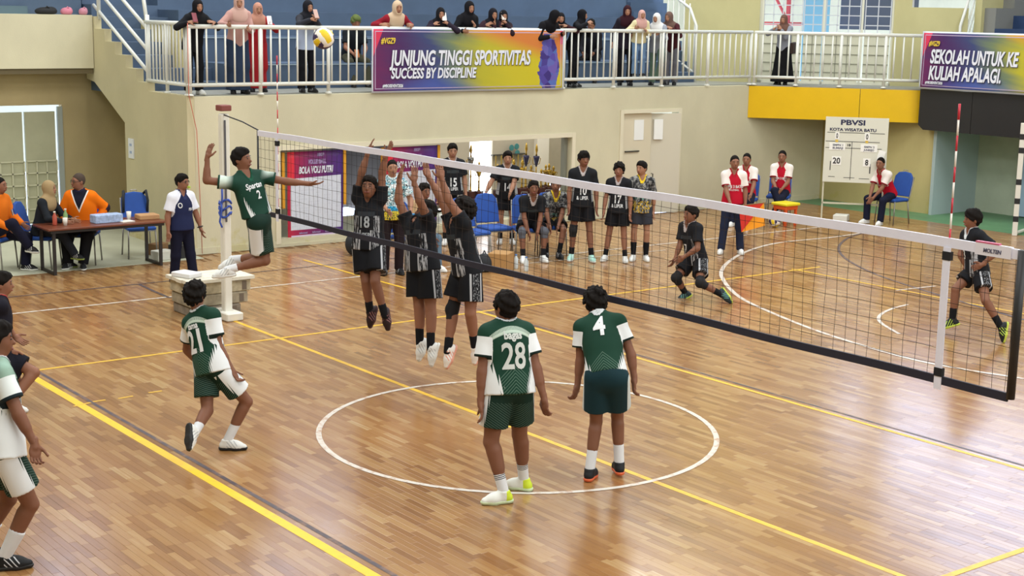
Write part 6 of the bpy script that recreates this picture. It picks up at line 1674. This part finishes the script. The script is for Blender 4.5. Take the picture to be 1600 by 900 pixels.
J = p['J']; hand = J['WR'] + J['TR'] * 0.08; c_, r_ = to_cam(hand)
fl = empty('linesman_flag', hand, 'red and yellow flag in the hand of the standing line judge', 'flag')
sd = nrm(r_ * 0.96 + np.array([0, 0, 0.18]) + c_ * 0.2)
MB().tube([hand - sd * 0.10, hand + sd * 0.55], 0.008, 6).build('stick', mat('stick_wood', '#8f6a42', rough=0.6), fl)
dn = nrm(np.array([0, 0, -1.0]) + sd * 0.15)
for nm_, mt, tri in (('red_cloth', mat('flag_red', '#cf2f24', rough=0.8), ((0.12, 0), (0.52, 0), (0.12, 0.42))), ('yellow_cloth', mat('flag_yellow', '#f09a1c', rough=0.8), ((0.52, 0), (0.50, 0.36), (0.12, 0.42)))):
    m_ = MB(); T_ = [hand + sd * a + dn * b for a, b in tri]; n_ = nrm(np.cross(T_[1] - T_[0], T_[2] - T_[0]))
    mids = [(T_[0] + T_[1]) / 2 + n_ * 0.01, (T_[1] + T_[2]) / 2 - n_ * 0.012, (T_[2] + T_[0]) / 2 + n_ * 0.012]
    ring = [T_[0], mids[0], T_[1], mids[1], T_[2], mids[2]]
    m_.loft([ring, [q + n_ * 0.004 for q in ring]]); m_.build(nm_, mt, fl)
def crew_sit(label, base, face, hands, feet, lean, look, H=1.62):
    p = std(label, base, None, face, dict(crew), lean=lean, seat=0.45, H=H, hands=hands, feet=feet, look=look, skin=0, hair='buzz', vox=0.0135, build=0.97)
    jersey_text(p, 'SMPN 3 BATU', 0.06, 0.26, col=NUMW, bold=0.01, name='chest_print'); return p
crew_sit('seated crew member in red and white, hands on knees, left of the orange stool', A3(-3.93, 11.75, 0), -12, ((-0.17, 0.40, 0.60), (0.19, 0.40, 0.58)), ((-0.13, 0.44, 0), (0.15, 0.46, 0)), 8, -10)
crew_sit('seated crew member in red and white with crossed legs, left of the score board', A3(-3.97, 12.72, 0), -5, ((-0.04, 0.32, 0.66), (0.06, 0.33, 0.66)), ((0.10, 0.48, 0.02), (-0.06, 0.52, 0.18)), 4, -8)
crew_sit('seated crew member in red and white hunched forward, right of the score board', A3(-2.66, 14.22, 0), -38, ((0.0, 0.52, 0.48), (0.05, 0.54, 0.46)), ((-0.17, 0.42, 0), (0.16, 0.44, 0)), 30, -25)
p = std('woman in beige headscarf and dark jacket seated at the left end of the table', A3(-5.94, -0.62, 0), None, 62, dict(shirt=dict(mat=plain('#20242a'), hem=-0.08, sleeve=1.75, vneck=False, name='jacket'), trousers=dict(mat=plain('#252830')), shoes=dict(mat=shoe_black, sole=mat('sole_green', '#8a9a4a', rough=0.6))), lean=14, seat=0.45, H=1.54, hands=((-0.12, 0.50, 0.80), (0.14, 0.48, 0.80)), feet=((-0.10, 0.36, 0), (0.10, 0.62, 0.18)), look=70, skin=2, hair='hijab', hcol='#a08a66', vox=0.013)
p = std('man in orange jacket seated at the table with a hand on his hip, looking left', A3(-5.98, 0.02, 0), None, -14, dict(shirt=dict(mat=m_orange(), hem=-0.05, sleeve=1.85, g=0.03, vneck=False, name='jacket', collar=plain('#23233a')), trousers=dict(mat=plain('#17171b'), g=0.02), socks=dict(mat=SW, h=0.12), shoes=dict(mat=shoe_black, sole=SOLE_W), extra=[glasses]), lean=12, seat=0.45, H=1.70, hands=((0.0 - 0.24, 0.10, 0.66), (0.20, 0.34, 0.72)), feet=((-0.10, 0.50, 0), (0.12, 0.48, 0)), look=-62, skin=0, hair='buzz', hcol='#4a3f38', vox=0.013, build=1.2)
p = std('person in orange sleeves and dark trousers seated at the left edge beyond the table', A3(-6.1, -1.22, 0), None, 55, dict(shirt=dict(mat=plain('#d8701c'), hem=-0.05, sleeve=1.85, g=0.028, vneck=False, name='jacket'), trousers=dict(mat=plain('#17182a')), shoes=dict(mat=shoe_black, sole=SOLE_W)), lean=8, seat=0.45, H=1.66, hands=((-0.1, 0.40, 0.70), (0.16, 0.36, 0.66)), feet=((-0.10, 0.42, 0), (0.02, 0.58, 0.30)), look=60, skin=0, hair='buzz', vox=0.014, build=1.1)

# --- spectators on the balcony
def phone(J, k, label, col='#d8d8dc'):
    c = J['W' + k] + J['T' + k] * 0.10 * J['s'] + np.array([0, 0, 0.055]); f = J['hf']
    f = nrm(np.array([f[0], f[1], 0])); r = np.array([f[1], -f[0], 0])
    o = MB().obox(c + f * 0.0, r, nrm(f + [0, 0, 0.5]), nrm(np.array([0, 0, 1.0]) - f * 0.5), 0.038, 0.006, 0.075, 0.004).build('mobile_phone', mat('phone_' + col, col, rough=0.3), origin=c)
    tag(o, label, 'phone', 'phones held on the balcony')
def rail_hands(x1, x2, z=1.075, f=0.30): return ((x1, f, z), (x2, f, z))
BX = -6.16
def spec(label, u, vtop, face, scarf, top, bottom, lean=18, hands=None, X=BX, skirt=False, z=2.42, look=None, pitch=-8, shoes=None, sleeve=1.85, skin=2, feet=None, H=None, hem=-0.12, twist=0, drop=0.0, base=None, wide=None):
    b = onX(u, 130, X) if base is None else np.asarray(base, float); b = np.array([b[0], b[1], z])
    d = dict(shirt=dict(mat=top if not isinstance(top, str) else plain(top), hem=hem, sleeve=sleeve, vneck=False, g=0.022, name='top'), shoes=dict(mat=shoes or shoe_black, sole=SOLE_W if shoes else SOLE_B))
    d['skirt' if skirt else 'trousers'] = dict(mat=plain(bottom), w=wide or 0.24) if skirt else dict(mat=plain(bottom), flare=0.02)
    if hands is None: hands = rail_hands(-0.12, 0.12)
    s_ = 1.5 / 1.75
    f_ = (0.935 - drop + 0.54 * math.cos(math.radians(lean)) + 0.275 + 0.015) / 1.75
    H = H or min(1.75, max(1.2, tall(b, u, vtop) / f_)); s_ = H / 1.75
    hands = tuple((h[0] / s_, h[1] / s_, h[2] / s_) + tuple(h[3:]) for h in hands)
    J = pose_std(b, H, face, lean=lean, hands=hands, look=look, pitch=pitch, feet=feet or ((-0.10, 0.02, 0), (0.10, 0.0, 0)), twist=twist, drop=drop)
    return person(label, J, d, skin=skin, hair='hijab', hcol=scarf, vox=0.0145)
IN = (-0.6, 0.25, 0)
p = spec('woman in black headscarf leaning on the left railing corner with a phone', 302, -2, 25, '#17171b', '#191a1e', '#16171b', 22, ((-0.20, 0.33, 1.09, (0.9, 0, 0)), (0.20, 0.33, 1.09, (-0.9, 0, 0))), shoes=shoe_white)
phone(p['J'], 'R', 'dark phone held by the woman in black at the left railing corner', '#7a2a3a')
p = spec('woman in dusty pink headscarf and pink blouse with a navy skirt at the railing', 372, -8, 20, '#c3a096', '#b58d86', '#2c3a52', 10, ((-0.05, 0.34, 1.0), (0.28, 0.36, 1.06)), skirt=True, look=5)
p = spec('person in long red outfit with a rose headscarf, right of the woman in pink', 402, 4, 15, '#b68674', '#9c2329', '#9c2329', 8, ((-0.16, 0.30, 1.05), (0.2, 0.30, 1.05)), X=-6.55, skirt=True, hem=-0.2, wide=0.2)
phone(p['J'], 'L', 'white phone held by the person in the red outfit', '#dcdce2')
p = spec('woman in black headscarf with a pale blue overall panel, holding up a phone', 478, 0, 32, '#1a1b22', m_checks(), '#15161c', 6, ((0.02, 0.34, 1.16), (0.12, 0.36, 1.16)), look=32)
phone(p['J'], 'R', 'phone held up by the woman with the pale blue overall panel', '#c9a9a0')
p = spec('woman in cream headscarf and maroon top leaning on the railing at the banner corner', 610, 0, 20, '#c7b096', '#8a1d2c', '#2a2028', 34, ((-0.26, 0.30, 1.09, (0.8, 0, 0)), (0.26, 0.30, 1.09, (-0.8, 0, 0))))
p = spec('girl in black headscarf holding a white phone before her face, alone above the banner text', 681, 11, 15, '#17171c', '#2a2330', '#1b1c22', 30, ((-0.10, 0.34, 1.12, (0.2, 0, 0.6)), (0.12, 0.30, 1.10)), X=-6.2)
phone(p['J'], 'L', 'white phone before the face of the girl above the banner', '#e6e4e4')
p = spec('woman in black headscarf with one arm hanging over the banner edge', 722, 1, 30, '#15151a', '#17181d', '#17181d', 22, ((-0.05, 0.32, 1.09), (0.22, 0.42, 1.0)))
p = spec('girl in black headscarf at the railing, left of a close pair with phones', 759, 12, 25, '#1a1a22', '#3a2630', '#1b1c22', 28, ((0.0, 0.32, 1.12), (0.16, 0.32, 1.10)))
p = spec('girl in black headscarf with a pale phone at her mouth, right of a close pair', 778, 15, 18, '#16161b', '#2c2028', '#1b1c22', 28, ((-0.02, 0.33, 1.14), (0.14, 0.32, 1.10)), X=-6.2)
phone(p['J'], 'L', 'pale phone of the right-hand girl of the close pair', '#d9cfc8')
p = spec('woman in large black headscarf bending far over the banner, face down', 838, 13, 40, '#121217', '#16161b', '#16161b', 48, ((-0.22, 0.46, 0.98), (0.12, 0.50, 0.92)), look=70, pitch=-30)
p = spec('girl in black headscarf peeping over the banner beside the bending woman', 870, 19, 10, '#17171c', '#3b2328', '#1b1c22', 30, ((-0.1, 0.32, 1.10), (0.1, 0.32, 1.10)), X=-6.3)
p = spec('woman all in black turned to the right just past the banner edge', 893, 14, 70, '#121217', '#15161b', '#121318', 18, ((-0.02, 0.36, 1.08), (0.16, 0.34, 1.16)), look=80)
p = spec('tall woman in dark maroon headscarf and dark jacket with red trim', 976, 8, 5, '#33171f', '#25202a', '#17171c', 6, ((-0.12, 0.18, 0.95), (0.26, 0.1, 0.80)), X=-6.35)
bb = onX(996, 122, -6.05)
p = spec('girl in pink headscarf and cream top in jeans, standing on the bottom rail', 993, 26, 20, '#c99f98', '#d5caa2', '#6f8cb0', 14, ((-0.06, 0.22, 0.86), (0.16, 0.22, 0.90)), base=bb, z=2.60, shoes=m_shoe('shoe_black_white', '#2a2b2e', '#d9dbd0'), H=1.24, hem=-0.02)
p = spec('woman in white headscarf and grey top with green trousers, arms folded on the railing', 1025, 20, -8, '#dcdcdc', '#979ca8', '#6d8575', 18, ((-0.06, 0.34, 0.98, (0.6, 0, 0)), (0.16, 0.32, 1.0, (-0.6, 0, 0))), look=-25, feet=((-0.05, 0.14, 0.12), (0.12, -0.1, 0)))
p = spec('woman in brown headscarf and maroon top resting folded arms on the railing end', 1048, 18, -20, '#68524a', '#472127', '#6a6a72', 24, ((-0.1, 0.34, 1.08, (0.7, 0, 0)), (0.24, 0.34, 1.08, (-0.4, 0, 0))), X=-6.25, look=-30)
q_ = F(1238, 136, 2.42); q_ = CH0 + CD * 0.62 - CN * 0.32
p = spec('woman in brown headscarf, grey jacket and long black skirt alone above the yellow fascia', 1243, 23, -25, '#694d43', '#878b96', '#131317', 6, ((-0.02, 0.22, 1.10), (0.14, 0.22, 1.10)), base=q_, skirt=True, wide=0.34, look=-20, hem=-0.1)
MB().obox(p['J']['P'] + p['J']['rs'] * -0.2 + [0, 0, 0.0], p['J']['rs'], p['J']['fs'], p['J']['up'], 0.035, 0.09, 0.11, 0.015).build('shoulder_bag', mat('bag_brown', '#3a2a26', rough=0.7), p['ob'])
def sitter(label, u, hair, hcol, top, face, X=-7.75, look=None, **kw):
    b = onX(u, 120, X); b = np.array([X, b[1], 2.42])
    J = pose_std(b, 1.6, face, seat=0.42, lean=24, hands=((-0.1, 0.48, 0.62), (0.12, 0.5, 0.62)), look=look, pitch=-15, feet=((-0.15, 0.56, 0), (0.15, 0.56, 0)))
    return person(label, J, dict(shirt=dict(mat=plain(top), hem=-0.04, sleeve=kw.get('sleeve', 0.7), g=0.02, vneck=False, name='top'), trousers=dict(mat=plain(kw.get('bottom', '#1d1e24'))), shoes=dict(mat=shoe_black, sole=SOLE_B)), skin=kw.get('skin', 0), hair=hair, hcol=hcol, vox=0.0145)
p = sitter('man in dark shirt and olive cap seated on the blue tier behind the railing', 548, 'bowl', '#5c6a3c', '#1d2228', 20, bottom='#4a4a3c')
phone(p['J'], 'R', 'orange-cased phone of the seated man in the olive cap', '#b06a3a')
p = sitter('dark-clothed person seated low on the blue tier beside the woman in black', 925, 'short', '#15110f', '#1c1c22', -10, sleeve=1.8)
